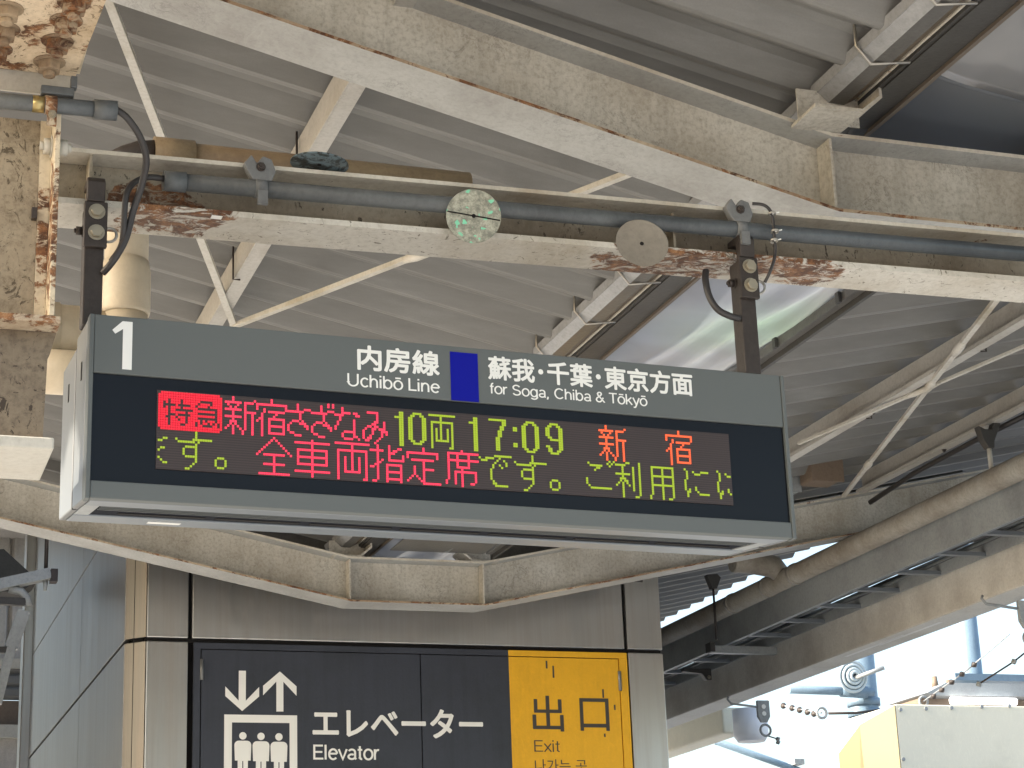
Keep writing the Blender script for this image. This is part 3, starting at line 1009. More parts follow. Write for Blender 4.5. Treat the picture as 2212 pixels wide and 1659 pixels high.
# printed lettering: Japanese and Korean come from Blender's own built-in text font,
# the Latin grotesque letters are drawn here as monoline strokes (cap height 100)
def _arc(cx, cy, rx, ry, a0, a1, n=12):
    return [(cx+rx*math.cos(math.radians(a0+(a1-a0)*i/n)), cy+ry*math.sin(math.radians(a0+(a1-a0)*i/n))) for i in range(n+1)]
_el = lambda cx, cy, rx, ry: _arc(cx, cy, rx, ry, 0, 360, 24)
LATIN = {
 'U': (82, [[(7, 100), (7, 34)]+_arc(37, 34, 30, 32, 180, 360)+[(67, 100)]]),
 'c': (58, [_arc(30, 36, 24, 34, 42, 318, 16)]),
 'h': (62, [[(7, 100), (7, 0)], [(7, 42)]+_arc(29, 44, 20, 25, 180, 0)+[(49, 0)]]),
 'i': (24, [[(9, 72), (9, 0)], [(9, 100), (9, 87)]]),
 'b': (66, [[(7, 100), (7, 0)], _el(32, 36, 24, 34)]),
 'o': (66, [_el(32, 36, 26, 34)]),
 'ō': (66, [_el(32, 36, 26, 34), [(14, 91), (50, 91)]]),
 'L': (58, [[(8, 100), (8, 6), (54, 6)]]),
 'n': (62, [[(7, 72), (7, 0)], [(7, 42)]+_arc(29, 44, 20, 25, 180, 0)+[(49, 0)]]),
 'e': (64, [[(8, 40), (56, 40)], _arc(32, 36, 25, 34, 6, 318, 18)]),
 'f': (34, [[(14, 0), (14, 78)]+_arc(26, 80, 12, 15, 180, 80, 6), [(1, 67), (30, 67)]]),
 'p': (66, [_el(32, 36, 26, 34)]),
 'r': (40, [[(7, 72), (7, 0)], [(7, 40)]+_arc(29, 44, 20, 23, 180, 75, 7)]),
 'S': (76, [_arc(36, 73, 25, 22, 18, 265, 12)+_arc(37, 27, 28, 23, 85, -160, 12)]),
 'g': (66, [_el(30, 36, 24, 34), [(54, 72), (54, -4)]+_arc(30, -4, 24, 18, 0, -155, 9)]),
 'a': (64, [_arc(29, 50, 20, 19, 155, 0, 9)+[(49, 10), (55, 2)], _arc(28, 20, 21, 16, 55, 330, 14)]),
 ',': (28, [[(9, 12), (9, 0), (4, -15)]]),
 'C': (84, [_arc(43, 50, 35, 46, 42, 318, 18)]),
 '&': (78, [[(72, 0), (20, 68)]+_arc(33, 80, 15, 15, 200, -30, 8)+[(34, 58), (12, 40)]+_arc(28, 24, 21, 20, 150, 330, 10)+[(62, 46)]]),
 'T': (68, [[(1, 94), (65, 94)], [(33, 94), (33, 0)]]),
 'k': (58, [[(7, 100), (7, 0)], [(48, 71), (8, 30)], [(22, 43), (52, 0)]]),
 'y': (56, [[(3, 71), (28, 4)], [(53, 71), (25, -10), (19, -21), (5, -22)]]),
 'E': (70, [[(62, 94), (8, 94), (8, 6), (64, 6)], [(8, 51), (58, 51)]]),
 'l': (23, [[(8, 100), (8, 0)]]),
 'v': (56, [[(3, 71), (28, 3), (53, 71)]]),
 't': (36, [[(15, 92), (15, 14)]+_arc(26, 14, 11, 10, 180, 285, 6), [(1, 67), (30, 67)]]),
 'x': (54, [[(3, 71), (49, 0)], [(49, 71), (3, 0)]]),
 ' ': (30, []),
}
def stroke(b, pts, wd, y, fx):
    n = len(pts); L_, R_2 = [], []
    closed = n > 3 and (Vector(pts[0])-Vector(pts[-1])).length < .5
    for i in range(n):
        p = Vector(pts[i])
        a = Vector(pts[i-1]) if i else (Vector(pts[-2]) if closed else None)
        c = Vector(pts[i+1]) if i < n-1 else (Vector(pts[1]) if closed else None)
        d0 = (p-a).normalized() if a is not None else None; d1 = (c-p).normalized() if c is not None else None
        if d0 is None: d0 = d1
        if d1 is None: d1 = d0
        m = (d0+d1); m = m.normalized() if m.length > 1e-4 else d0
        nn = Vector((-m.y, m.x)); k = min(2.0, 1/max(.3, nn.dot(Vector((-d0.y, d0.x)))))
        L_.append(p+nn*wd/2*k); R_2.append(p-nn*wd/2*k)
    vs = [fx(q, y) for q in L_]+[fx(q, y) for q in R_2]
    b.add(vs, [(i, i+1, n+i+1, n+i) for i in range(n-1)])
def latin(name, text, mt, parent, u0, u1, v0, v1, y, wd=12.5):
    """u0..u1 is the ink width; v0 is the baseline, v1 the cap line"""
    lay = []; x = 0
    for ch in text:
        ad, st = LATIN[ch]; lay.append((x, st)); x += ad
    xs = [q[0]+ox for ox, st in lay for s_ in st for q in s_]
    mn, mxx = min(xs)-wd/2, max(xs)+wd/2
    b = MB(); k = 0
    for ox, st in lay:
        for s_ in st:
            fx = lambda q, yy, ox=ox: (u0+(u1-u0)*(q[0]+ox-mn)/(mxx-mn), yy, v0+(v1-v0)*q[1]/100)
            stroke(b, s_, wd, y-.00008*k, fx); k = (k+1) % 3
    return b.build(name, mt, parent, local=True)
def cjk(name, text, mt, parent, u0, u1, v0, v1, y, weight=0):
    """u0..u1, v0..v1 is the ink box; weight thickens the strokes"""
    cu = bpy.data.curves.new('letter_curve', 'FONT'); cu.body = text; cu.resolution_u = 3
    o = bpy.data.objects.new('letter_curve', cu); COL.objects.link(o)
    me = bpy.data.meshes.new_from_object(o.evaluated_get(bpy.context.evaluated_depsgraph_get()))
    vv = [v.co.copy() for v in me.vertices]; fs = [tuple(p.vertices) for p in me.polygons]
    bpy.data.objects.remove(o); bpy.data.curves.remove(cu); bpy.data.meshes.remove(me)
    xa, xb_ = min(v.x for v in vv), max(v.x for v in vv); ya, yb = min(v.y for v in vv), max(v.y for v in vv)
    b = MB(); offs = [(0, 0)]
    if weight: offs += [(weight*math.cos(k*math.pi/4), weight*math.sin(k*math.pi/4)) for k in range(8)]
    for i, (dx, dz) in enumerate(offs):
        b.add([(u0+(u1-u0)*(v.x-xa)/(xb_-xa)+dx, y-.00012*i, v0+(v1-v0)*(v.y-ya)/(yb-ya)+dz) for v in vv], fs)
    return b.build(name, mt, parent, local=True)
hd = [o for o in board.children if o.name.startswith('header_panel')][0]
def hdtext(fn, text, pl, pr, pyt, pyb, wt):
    u0, v1 = S(pl, pyt); v0 = S(pl, pyb)[1]; u1 = S(pr, pyt+(pr-pl)*.085)[0]
    return fn('lettering', text, M_white_ink, hd, u0, u1, v0, v1, -.0008, wt)
hdtext(cjk, '内房線', 772.5, 947, 746, 797.5, .0022)
hdtext(latin, 'Uchibō Line', 750, 950, 806, 833, 12)
hdtext(cjk, '蘇我･千葉･東京方面', 1054, 1493, 769, 818, .0020)
hdtext(latin, 'for Soga, Chiba & Tōkyō', 1056, 1397.5, 826.5, 849.5, 12)
u0, v1 = S(243, 692); v0 = S(243, 796)[1]; u1 = S(286.5, 696)[0]; ww = u1-u0; hh = v1-v0
b = MB(); b.add([(u0, -.0008, v1-hh*.20), (u0+ww*.50, -.0008, v1), (u1, -.0008, v1), (u1, -.0008, v0), (u0+ww*.53, -.0008, v0), (u0+ww*.53, -.0008, v1-hh*.165), (u0+ww*.15, -.0008, v1-hh*.275)],
                [(0, 1, 5, 6), (1, 2, 3, 4, 5)])
L(b, 'platform_number', M_white_ink, 0, hd)
u0, v1 = S(971.5, 759.5); u1 = S(1031, 764)[0]; v0 = vtop+.0005
L(MB().box(u0, u1, -.0016, -.0004, v0, v1), 'line_colour_block', M_blue, 0, hd)

# ---------------------------------------------------------------- hangers of the board
def hanger(px_l, px_r, py, ztop, label, holes):
    a = atY(px_l, py, 5.085); c = atY(px_r, py, 5.085); xm = (a.x+c.x)/2; w_ = .052
    r = thing('sign_hanger', label, 'hanger', (xm, 5.10, 1.80), 'posts hanging the departure board')
    MB().box(xm-w_/2, xm+w_/2, 5.085, 5.145, 1.805, ztop-.06).build('square_tube', M_darksteel, r, bevel=.004)
    MB().box(xm-w_/2-.004, xm+w_/2+.006, 5.066, 5.0845, ztop-.185, ztop-.055).build('clamp_plate', M_darksteel, r, bevel=.003)
    MB().prism([(5.066, ztop-.054), (5.090, ztop-.054), (5.096, ztop-.005), (5.150, ztop+.0), (5.150, ztop+.018), (5.075, ztop+.018), (5.060, ztop+.0)], xm-w_/2+.002, xm+w_/2-.002, 'x').build('hook_cap', M_darksteel, r, bevel=.003)
    for z in (ztop-.085, ztop-.145):
        MB().bolt((xm+.003, 5.0655, z), (0, -1, 0), .0165, .012, False).build('bolt', M_bolt, r)
    MB().bolt((xm-w_/2-.0005, 5.115, ztop-.125), (-1, 0, 0), .012, .016).build('side_bolt', M_darksteel, r)
    MB().ring((xm+w_/2+.014, 5.09, ztop-.14), (.2, 1, 0), .020, .004).build('tie_ring', M_clip, r)
    return r, xm
hl, xl_ = hanger(180, 222, 600, 2.165+.04, 'dark square post with two pale bolts at the left end of the board', 0)
hr, xr_ = hanger(1592, 1648, 700, 2.182+.04, 'dark square post with two pale bolts at the right end of the board', 0)

# ---------------------------------------------------------------- cables
def cable(pts, r, label, Y=None, name='cable'):
    P = [atY(x, y, q) for x, y, q in pts]
    out = []
    for i in range(len(P)-1):               # Catmull-Rom smoothing
        p0, p1, p2, p3 = P[max(i-1, 0)], P[i], P[i+1], P[min(i+2, len(P)-1)]
        for k in range(6):
            t = k/6; out.append(.5*((2*p1)+(p2-p0)*t+(2*p0-5*p1+4*p2-p3)*t*t+(3*p1-p0-3*p2+p3)*t**3))
    out.append(P[-1])
    return tag(MB().tube(out, r, 10).build(name, M_cable), label, 'cable')
cable([(250, 236, 4.85), (275, 255, 4.86), (303, 297, 4.90), (316, 345, 4.95), (306, 400, 5.0), (288, 455, 5.03), (272, 515, 5.04), (247, 560, 5.05), (222, 590, 5.08)], .0095, 'thick black cable arching from the upper conduit down into the left hanger')
cable([(366, 388, 5.09), (320, 383, 5.06), (288, 396, 5.03), (272, 425, 5.02), (268, 480, 5.03), (262, 530, 5.05), (240, 565, 5.06)], .0085, 'black cable leaving the conduit end beside the left hanger')
cable([(1525, 585, 5.12), (1524, 605, 5.11), (1532, 640, 5.10), (1550, 668, 5.09), (1575, 682, 5.085), (1597, 688, 5.09)], .0105, 'brown black cable looping into the right hanger')
cable([(1625, 440, 5.06), (1650, 443, 5.05), (1666, 460, 5.05), (1672, 500, 5.05), (1674, 550, 5.05), (1664, 585, 5.05), (1652, 610, 5.07)], .005, 'thin tied cord hanging beside the right hanger', name='cord')
r = thing('cable_tie', 'clear knotted cable ties on the cord beside the right hanger', 'cable tie', atY(1672, 480, 5.04))
for (x, y) in ((1668, 462), (1674, 500), (1672, 520)):
    q = atY(x, y, 5.042); MB().ring(q, (0, .3, 1), .010, .0035, 12, 6).build('loop', M_clip, r); MB().bar(q, q+Vector((.022, -.004, .006)), .004, .003).build('tail', M_white_ink, r)

# ================================================================ old rusty post at the left
r = thing('rusty_post', 'rust streaked cream steel post with a flanged foot at the left edge', 'post', (.4, 4.95, 1.3))
zt, zm = atY(110, 245, 4.9).z, atY(105, 693, 4.9).z
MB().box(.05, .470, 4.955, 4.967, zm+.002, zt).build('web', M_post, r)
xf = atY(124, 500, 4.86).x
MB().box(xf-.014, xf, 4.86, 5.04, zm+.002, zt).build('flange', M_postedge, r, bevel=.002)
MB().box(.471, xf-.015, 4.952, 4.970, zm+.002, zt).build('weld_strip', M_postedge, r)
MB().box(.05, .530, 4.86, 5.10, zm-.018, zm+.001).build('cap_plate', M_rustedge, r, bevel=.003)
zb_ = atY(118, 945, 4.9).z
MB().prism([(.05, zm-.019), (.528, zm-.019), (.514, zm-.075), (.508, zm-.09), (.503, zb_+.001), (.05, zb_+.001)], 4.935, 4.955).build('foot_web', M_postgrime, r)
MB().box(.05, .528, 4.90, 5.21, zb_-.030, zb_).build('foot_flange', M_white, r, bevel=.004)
MB().box(.05, .46, 4.952, 4.9545, zb_+.20, zb_+.206).build('seam', M_rustedge, r)
for z in (2.235,):
    MB().bolt((xf+.0005, 4.93, z), (1, 0, 0), .022, .022).build('flange_bolt', M_white, r)
    MB().bolt((xf-.0145, 4.93, z), (-1, 0, 0), .022, .018).build('flange_bolt', M_white, r)
MB().box(.455, .468, 4.93, 4.95, 2.03, 2.06).build('dark_lug', M_darksteel, r)

# rust eaten splice plate with bolts at the top left corner
r = thing('splice_plate', 'rust eaten splice plate with big bolts in the top left corner', 'steel plate', (.4, 4.7, 2.44))
zp = 2.437
MB().prism([(.0, 4.925), (.553, 4.915), (.580, 4.30), (.0, 4.30)], zp, zp+.016, 'z').build('plate', M_splice, r, bevel=.002)
MB().box(.0, .565, 4.30, 4.93, zp+.017, zp+.03).build('beam_flange', M_postedge, r)
MB().box(.0, .545, 4.926, 4.934, zp-.055, zp+.01).build('edge_strip', M_white, r)
for (px, py) in ((143, 44), (124, 88), (107, 133), (160, 5), (15, 18), (8, 62), (-8, 105)):
    q = atZ(px, py, zp); MB().bolt((q.x, q.y, zp-.0005), (0, 0, -1), .031, .026).build('splice_bolt', M_rustbolt, r, bevel=.002)

# upper conduit above the rusty post
r = thing('upper_conduit', 'grey conduit end with coupling above the rusty post', 'conduit', (.5, 4.85, 2.37))
a, c = atY(-40, 214, 4.85), atY(252, 240, 4.85)
MB().tube([a, c], .0215, 18).build('pipe', M_conduit, r)
d = (c-a).normalized()
MB().tube([c-d*.06, c], .0265, 18).build('coupling', M_conduit, r)
q = a+d*((atY(112, 232, 4.85)-a).dot(d))
MB().tube([q-d*.018, q+d*.012], .025, 18).build('strap', M_rustedge, r)
MB().tube([q-d*.05, q-d*.02], .0225, 18).build('brass_ring', plain('brass', (.42, .34, .16), .3, .8), r)
MB().box(q.x-.03, q.x+.055, 4.835, 4.86, q.z+.027, q.z+.050).build('clip_bar', M_conduit, r, bevel=.003)
MB().box(q.x+.045, q.x+.062, 4.835, 4.86, q.z+.051, q.z+.085).build('clip_hook', M_conduit, r, bevel=.003)
MB().bolt((q.x, 4.83, q.z-.035), (0, -1, 0), .008, .008).build('strap_bolt', M_bolt, r)
MB().box(q.x-.012, q.x+.012, 4.836, 4.85, q.z-.06, q.z-.027).build('strap_tail', M_rustedge, r)

# cream downpipe behind the left hanger
r = thing('downpipe', 'cream plastic downpipe with a socket joint behind the left hanger', 'pipe', (.95, 6.0, 1.9))
a = atY(270, 400, 5.9); xA = atY(272, 600, 5.9).x; R_ = 50/FPX*6.35
z1_, z2_, z3_ = atY(272, 585, 5.9).z, atY(272, 682, 5.9).z, atY(272, 740, 5.9).z
MB().tube([(xA, 5.9, a.z), (xA, 5.9, z1_)], R_*.93, 28).build('pipe', M_pvc, r)
MB().tube([(xA, 5.9, z1_+.03), (xA, 5.9, z1_-.01), (xA, 5.9, z2_+.01), (xA, 5.9, z2_)], [R_*.95, R_*1.05, R_*1.05, R_*1.0], 28).build('socket', M_pvc, r)
el = [(xA, 5.9, z2_), (xA, 5.9, z3_+.05)]
for k in range(1, 7):
    t = k/6*math.pi/2; el.append((xA-.16+.16*math.cos(t), 5.9, z3_+.05-.16*math.sin(t)))
MB().tube(el+[(xA-.25, 5.9, z3_-.11)], R_*.95, 28).build('elbow', M_pvc, r)
zh = atY(140, 715, 5.9).z
r = thing('drain_pipe', 'fat cream drain pipe crossing behind the rusty post', 'pipe', (.7, 5.95, zh))
MB().tube([(.2, 5.95, zh), (.86, 5.95, zh)], .098, 28).build('pipe', M_pvc, r)
MB().tube([(.2, 5.95, zh), (.64, 5.95, zh)], .104, 28).build('socket', M_pvc, r)
# ================================================================ lift shaft clad in stainless steel
EY = 13.0
lift = thing('lift_shaft', 'stainless steel lift shaft with dark panel joints behind the V-shaped girder', 'lift shaft', (3.8, EY, -1.6))
xL2 = atY(315, 1400, EY).x; XS = xL2-.12
def eX(px, py): return atY(px, py, EY).x
def eZ(px, py): return atY(px, py, EY).z
xa, xb_ = eX(410, 1420), eX(1352, 1400); xr = eX(1437, 1500)
zj = (eZ(360, 1378)+eZ(1400, 1406))/2
ZT = 5.2
def panel(b, x0, x1, z0, z1, y=EY): return b.box(x0, x1, y, y+.06, z0, z1)
MB().box(XS+.05, xr-.02, EY+.07, 19.2, -1.6, ZT-.02).build('core', M_gap, lift)
panel(MB(), xL2+.004, xa-.012, -1.59, zj-.018).build('pillar_panel', M_steel, lift, bevel=.006)
panel(MB(), xL2+.004, xa-.012, zj+.006, ZT).build('pillar_panel', M_steel, lift, bevel=.006)
panel(MB(), xa+.014, xb_-.010, zj+.006, ZT).build('head_panel', M_steel, lift, bevel=.006)
panel(MB(), xb_+.014, xr, zj+.006, ZT).build('pillar_panel', M_steel, lift, bevel=.006)
panel(MB(), xb_+.014, xr, -1.59, zj-.018).build('pillar_panel', M_steel, lift, bevel=.006)
for z0, z1 in ((-1.59, zj-.018), (zj+.006, ZT)):
    MB().prism([(XS, EY+.124), (XS+.04, EY+.18), (xL2+.0, EY+.06), (xL2, EY+.004)], z0, z1, 'z').build('corner_panel', M_steelcorner, lift, bevel=.004)
ys_ = 19.0
for y0, y1 in ((EY+.134, 15.4), (15.41, ys_)):
    for z0, z1 in ((-1.59, zj-.018), (zj+.006, 3.42), (3.432, 5.2)):
        MB().box(XS, XS+.04, y0, y1, z0, z1).build('side_panel', M_steelside, lift, bevel=.003)
MB().box(XS-.08, XS+.04, ys_+.01, ys_+.25, -1.59, 5.2).build('rear_corner_post', M_steel, lift, bevel=.01)
MB().box(xL2+.0, xr-.004, EY+.03, EY+.069, zj-.022, zj+.010).build('joint_band', M_gap, lift)

# sign cabinet on the lift front
xs0, xs1 = eX(417, 1500), eX(1357, 1500); xmid = (eX(1092, 1405)+eX(1110, 1650))/2
zt_ = zj-.024
sg = thing('lift_sign', 'charcoal and amber cabinet sign for the lift and the exit on the shaft front', 'sign', ((xs0+xs1)/2, EY-.02, -.4))
sgL = sg.location
def lb(b, name, m, parent=sg, bevel=0): return b.build(name, m, parent, bevel=bevel)
z0_ = .0
lb(MB().box(xs0, xs1, EY+.010, EY+.055, z0_, zt_), 'cabinet_frame', M_gap)
fz = (eZ(433, 1402)+eZ(1335, 1425))/2
fx0, fx1 = eX(433, 1480), eX(1337, 1480); fxm = eX(908, 1480)
# fixed border: dark part and amber part, then the doors with fine joints between
lb(MB().box(xs0, xmid, EY-.012, EY+.009, fz+.004, zt_), 'border_strip', M_signdark, bevel=.001)
lb(MB().box(xmid+.0005, xs1, EY-.012, EY+.009, fz+.004, zt_), 'border_strip', M_yellow, bevel=.001)
lb(MB().box(xs0, fx0-.004, EY-.012, EY+.009, z0_, fz+.0035), 'border_strip', M_signdark)
lb(MB().box(fx1+.005, xs1, EY-.012, EY+.009, z0_, fz+.0035), 'border_strip', M_yellow)
doorL = lb(MB().box(fx0+.004, fxm-.004, EY-.012, EY+.009, z0_, fz-.003), 'door_panel', M_signdark)
doorR = lb(MB().box(fxm+.004, xmid, EY-.012, EY+.009, z0_, fz-.003), 'door_panel', M_signdark)
doorY = lb(MB().box(xmid+.0005, fx1-.003, EY-.012, EY+.009, z0_, fz-.003), 'door_panel', M_yellow)
doorY['label'] = 'amber exit panel'
for px, py in ((435, 1447), (1337, 1472)):
    h = lb(MB().tube([(eX(px, py), EY-.018, eZ(px, py)-.068), (eX(px, py), EY-.018, eZ(px, py)+.068)], .012, 12), 'hinge', M_alu)
# pictogram and lettering (flat vinyl on the doors)
def E1(x, y): return .496*x+329.2, .496*y+1344
def ep(x, y): p = atY(*E1(x, y), EY-.0125); return p.x, p.z
SK = .0296                               # the sign's horizontals fall this much per picture unit
def flat(polys, name, m, parent, y=EY-.0135, t=.001):
    b = MB()
    for q in polys: b.prism(q, y, y+t)
    return b.build(name, m, parent)
def rect(x0, y0, x1, y1):                # zoomed-picture rectangle straightened into the sign's own axes
    a = ep(x0, y0); c = ep(x1, y1+SK*(x1-x0)); return [(a[0], a[1]), (c[0], a[1]), (c[0], c[1]), (a[0], c[1])]
ax0, az1 = ep(318, 210); ax1 = ep(465, 212)[0]; az0 = ep(392, 387)[1]; axm = (ax0+ax1)/2; W_ = ax1-ax0; H_ = az1-az0
sh = W_*.105
down = [(axm-sh, az1), (axm+sh, az1), (axm+sh, az0+W_*.30), (ax1, az0+W_*.71), (ax1, az0+W_*.43), (axm, az0), (ax0, az0+W_*.43), (ax0, az0+W_*.71), (axm-sh, az0+W_*.30)]
bx0 = ep(482, 300)[0]; dxx = bx0-ax0
upa = [(x+dxx, az1+az0-z) for x, z in down]
flat([down], 'down_arrow', M_white_ink, doorL); flat([upa], 'up_arrow', M_white_ink, doorL)
fx_0, fz_1 = ep(313, 402); fx_1 = ep(630, 410)[0]; th = (fx_1-fx_0)*.105
flat([[(fx_0, fz_1), (fx_0, z0_+.3), (fx_0+th, z0_+.3), (fx_0+th, fz_1-th), (fx_1-th, fz_1-th), (fx_1-th, z0_+.3), (fx_1, z0_+.3), (fx_1, fz_1)]], 'cabin_frame', M_white_ink, doorL)
for k, hx in enumerate((394, 473, 551)):
    cx, cz = ep(hx, 495+SK*(hx-394)); rr = (ep(hx+16, 495)[0]-ep(hx, 495)[0]); pw = rr*2.3
    head = [(cx+rr*math.cos(t*math.pi/10), cz+rr*math.sin(t*math.pi/10)) for t in range(20)]
    top = cz-rr*1.30
    body = [(cx-pw, top-pw*.5)]+[(cx-pw+pw*.5*(1-math.cos(t*math.pi/8)), top-pw*.5+pw*.5*math.sin(t*math.pi/8)) for t in range(1, 5)]
    body += [(cx+pw-pw*.5*(1-math.cos(t*math.pi/8)), top-pw*.5+pw*.5*math.sin(t*math.pi/8)) for t in range(4, 0, -1)]+[(cx+pw, top-pw*.5)]
    body += [(cx+pw*.93, top-pw*2.3), (cx+pw*.60, top-pw*2.3), (cx+pw*.60, top-pw*4.6), (cx+pw*.06, top-pw*4.6), (cx+pw*.06, top-pw*2.35), (cx-pw*.06, top-pw*2.35), (cx-pw*.06, top-pw*4.6), (cx-pw*.60, top-pw*4.6), (cx-pw*.60, top-pw*2.3), (cx-pw*.93, top-pw*2.3)]
    flat([head, body], 'passenger_figure', M_white_ink, doorL)
def stext(fn, text, pl, pr, pyt, pyb, m, wt, parent, y=EY-.0130):
    p = parent; tot = Vector((0, 0, 0))
    while p is not None: tot += p.location; p = p.parent
    a = atY(pl, pyt, y); c = atY(pl, pyb, y); e = atY(pr, pyt+SK*(pr-pl), y)
    off = Vector((0, 0, EYE))-tot
    return fn('lettering', text, m, parent, a.x+off.x, e.x+off.x, c.z+off.z, a.z+off.z, y+off.y, wt)
stext(cjk, 'エレベーター', 676.5, 1041, 1530, 1591, M_white_ink, .0055, doorL)
stext(latin, 'Elevator', 676.5, 821, 1608.5, 1640.5, M_white_ink, 13, doorL)
stext(cjk, '出', 1149, 1215, 1503, 1579, M_ink, .002, doorY)
stext(cjk, '口', 1251.5, 1313.5, 1508.5, 1578, M_ink, .002, doorY)
stext(latin, 'Exit', 1153.5, 1210, 1598.5, 1624, M_ink, 9, doorY)
stext(cjk, '나가는 곳', 1155, 1267, 1640, 1668, M_ink, 0, doorY)
for (x, y, l) in ((1716, 168, 9), (1745, 190, 14), (1962, 292, 10), (2013, 360, 6), (1970, 485, 4)):
    a = ep(x, y); MB().box(a[0]-.006, a[0]+.006, EY-.0132, EY-.0122, a[1]-l*.006, a[1]).build('paint_chip', M_ink, doorY)

# ================================================================ right hand side services
pX = 6.85
def along(px0, py0, px1, py1, X): return atX(px0, py0, X), atX(px1, py1, X)
zpipe = (atX(2212, 1012, pX).z+atX(1430, 1373, pX).z)/2
r = thing('stained_pipe', 'long stained beige pipe slung under the right roof wing', 'pipe', (pX, 12, zpipe))
pr_ = 26/FPX*(atX(2212, 1012, pX).length)
MB().tube([(pX, 5, zpipe), (pX, 33, zpipe)], pr_, 28).build('pipe', M_browntube, r)
for px, py in ((1720, 1240), (1660, 1265), (1585, 1300)):
    y = atX(px, py, pX).y; MB().tube([(pX, y-.02, zpipe), (pX, y+.02, zpipe)], pr_*1.08, 28).build('joint_collar', M_browntube, r)
y_ = atX(1690, 1215, pX).y
MB().tube([(pX, y_, zpipe+.02), (pX-.06, y_+.02, zpipe+.10), (pX-.24, y_+.03, zpipe+.13), (pX-.40, y_+.03, zpipe+.13)], [pr_*.95, pr_*1.15, pr_*1.15, pr_*1.05], 22).build('branch_elbow', M_browntube, r)
def hangerrod(px, py, label, dz=.36):
    q = atX(px, py, pX)
    t = thing('pipe_hanger', label, 'hanger', (pX, q.y, zpipe+.1), 'pipe hangers under the right roof wing')
    MB().tube([(pX, q.y, zpipe+pr_), (pX, q.y, zpipe+pr_+dz)], .016, 10).build('rod', M_white, t)
    MB().prism([(pX-.075, zpipe+pr_+dz+.11), (pX-.05, zpipe+pr_+dz+.02), (pX-.018, zpipe+pr_+dz-.03), (pX+.022, zpipe+pr_+dz-.03), (pX+.03, zpipe+pr_+dz+.02), (pX+.085, zpipe+pr_+dz+.13), (pX+.05, zpipe+pr_+dz+.17), (pX+.02, zpipe+pr_+dz+.09), (pX-.03, zpipe+pr_+dz+.09)], q.y-.03, q.y+.03).build('beam_clamp', M_gutterdark, t, bevel=.004)
    return t
hangerrod(2145, 1043, 'pipe hanger with a dark clamp hung from the lower right purlin', .16)
r = thing('pipe_hanger', 'thin dark threaded rod hanger beside the lift corner', 'hanger', atX(1550, 1300, pX-.1), 'pipe hangers under the right roof wing')
a, c = atX(1540, 1262, pX-.1), atX(1558, 1378, pX-.1)
MB().tube([(a.x, a.y, a.z), (a.x, a.y, c.z)], .010, 8).build('rod', M_darksteel, r)
MB().prism([(a.x-.06, a.z+.07), (a.x-.02, a.z-.04), (a.x+.02, a.z-.04), (a.x+.06, a.z+.05), (a.x+.03, a.z+.08)], a.y-.03, a.y+.03).build('beam_clamp', M_gutterdark, r)

# cable tray
tX = 6.95
tz = (atX(2212, 1103, tX).z+atX(1475, 1440, tX).z)/2
tw = .40
tr = thing('cable_tray', 'grey ladder cable tray full of dark cables beside the stained pipe', 'cable tray', (tX+.2, 14, tz))
MB().box(tX, tX+.012, 5, 34, tz, tz+.24).build('side_rail', M_galv, tr, bevel=.002)
MB().box(tX+.013, tX+.035, 5, 34, tz, tz+.010).build('rail_lip', M_signlip, tr)
MB().box(tX+tw, tX+tw+.012, 5, 34, tz, tz+.13).build('side_rail', M_galv, tr)
k = 0
for i in range(30):
    y = 9.6+i*.58
    MB().box(tX+.036, tX+tw-.001, y, y+.05, tz+.004, tz+.030).build('rung', M_signlip, tr)
rc = random.Random(3)
for i in range(9):
    xx = tX+.06+i*.037; pts = []
    for j in range(60):
        y = 5+j*.5; pts.append((xx+.010*math.sin(j*1.9+i*2), y, tz+.055+rc.uniform(-.006, .012)+.014*(i % 3)))
    MB().tube(pts, .013+.003*(i % 2), 7).build('cable', M_cable if i % 3 else M_signgrey, tr)
# bracket arm below the tray
q = atX(1560, 1382, tX)
r = thing('tray_bracket', 'grey channel arm carrying the cable tray', 'bracket', (tX, q.y, tz-.03), 'tray brackets')
MB().box(tX-.12, tX+.62, q.y-.03, q.y+.03, tz-.062, tz-.056).build('bottom_plate', M_galv, r)
MB().box(tX-.12, tX+.62, q.y-.036, q.y-.0305, tz-.062, tz-.004).build('front_plate', M_galv, r)
MB().box(tX-.13, tX-.09, q.y-.05, q.y+.05, tz-.055, tz+.02).build('end_clip', M_gutterdark, r)
for dy, lab in ((1.05, 'first small dark bracket beyond the channel arm'), (2.1, 'second small dark bracket beyond the channel arm')):
    r = thing('small_bracket', lab, 'bracket', (tX+.3, q.y+dy, tz-.03), 'small feet under the cable tray')
    MB().prism([(tX+.10, tz-.002), (tX+.36, tz-.002), (tX+.36, tz-.10), (tX+.31, tz-.10), (tX+.27, tz-.045), (tX+.10, tz-.03)], q.y+dy-.03, q.y+dy+.03).build('plate', M_gutterdark, r, bevel=.004)
    MB().bolt((tX+.335, q.y+dy-.0305, tz-.075), (0, -1, 0), .012, .01).build('bolt', M_bolt, r)

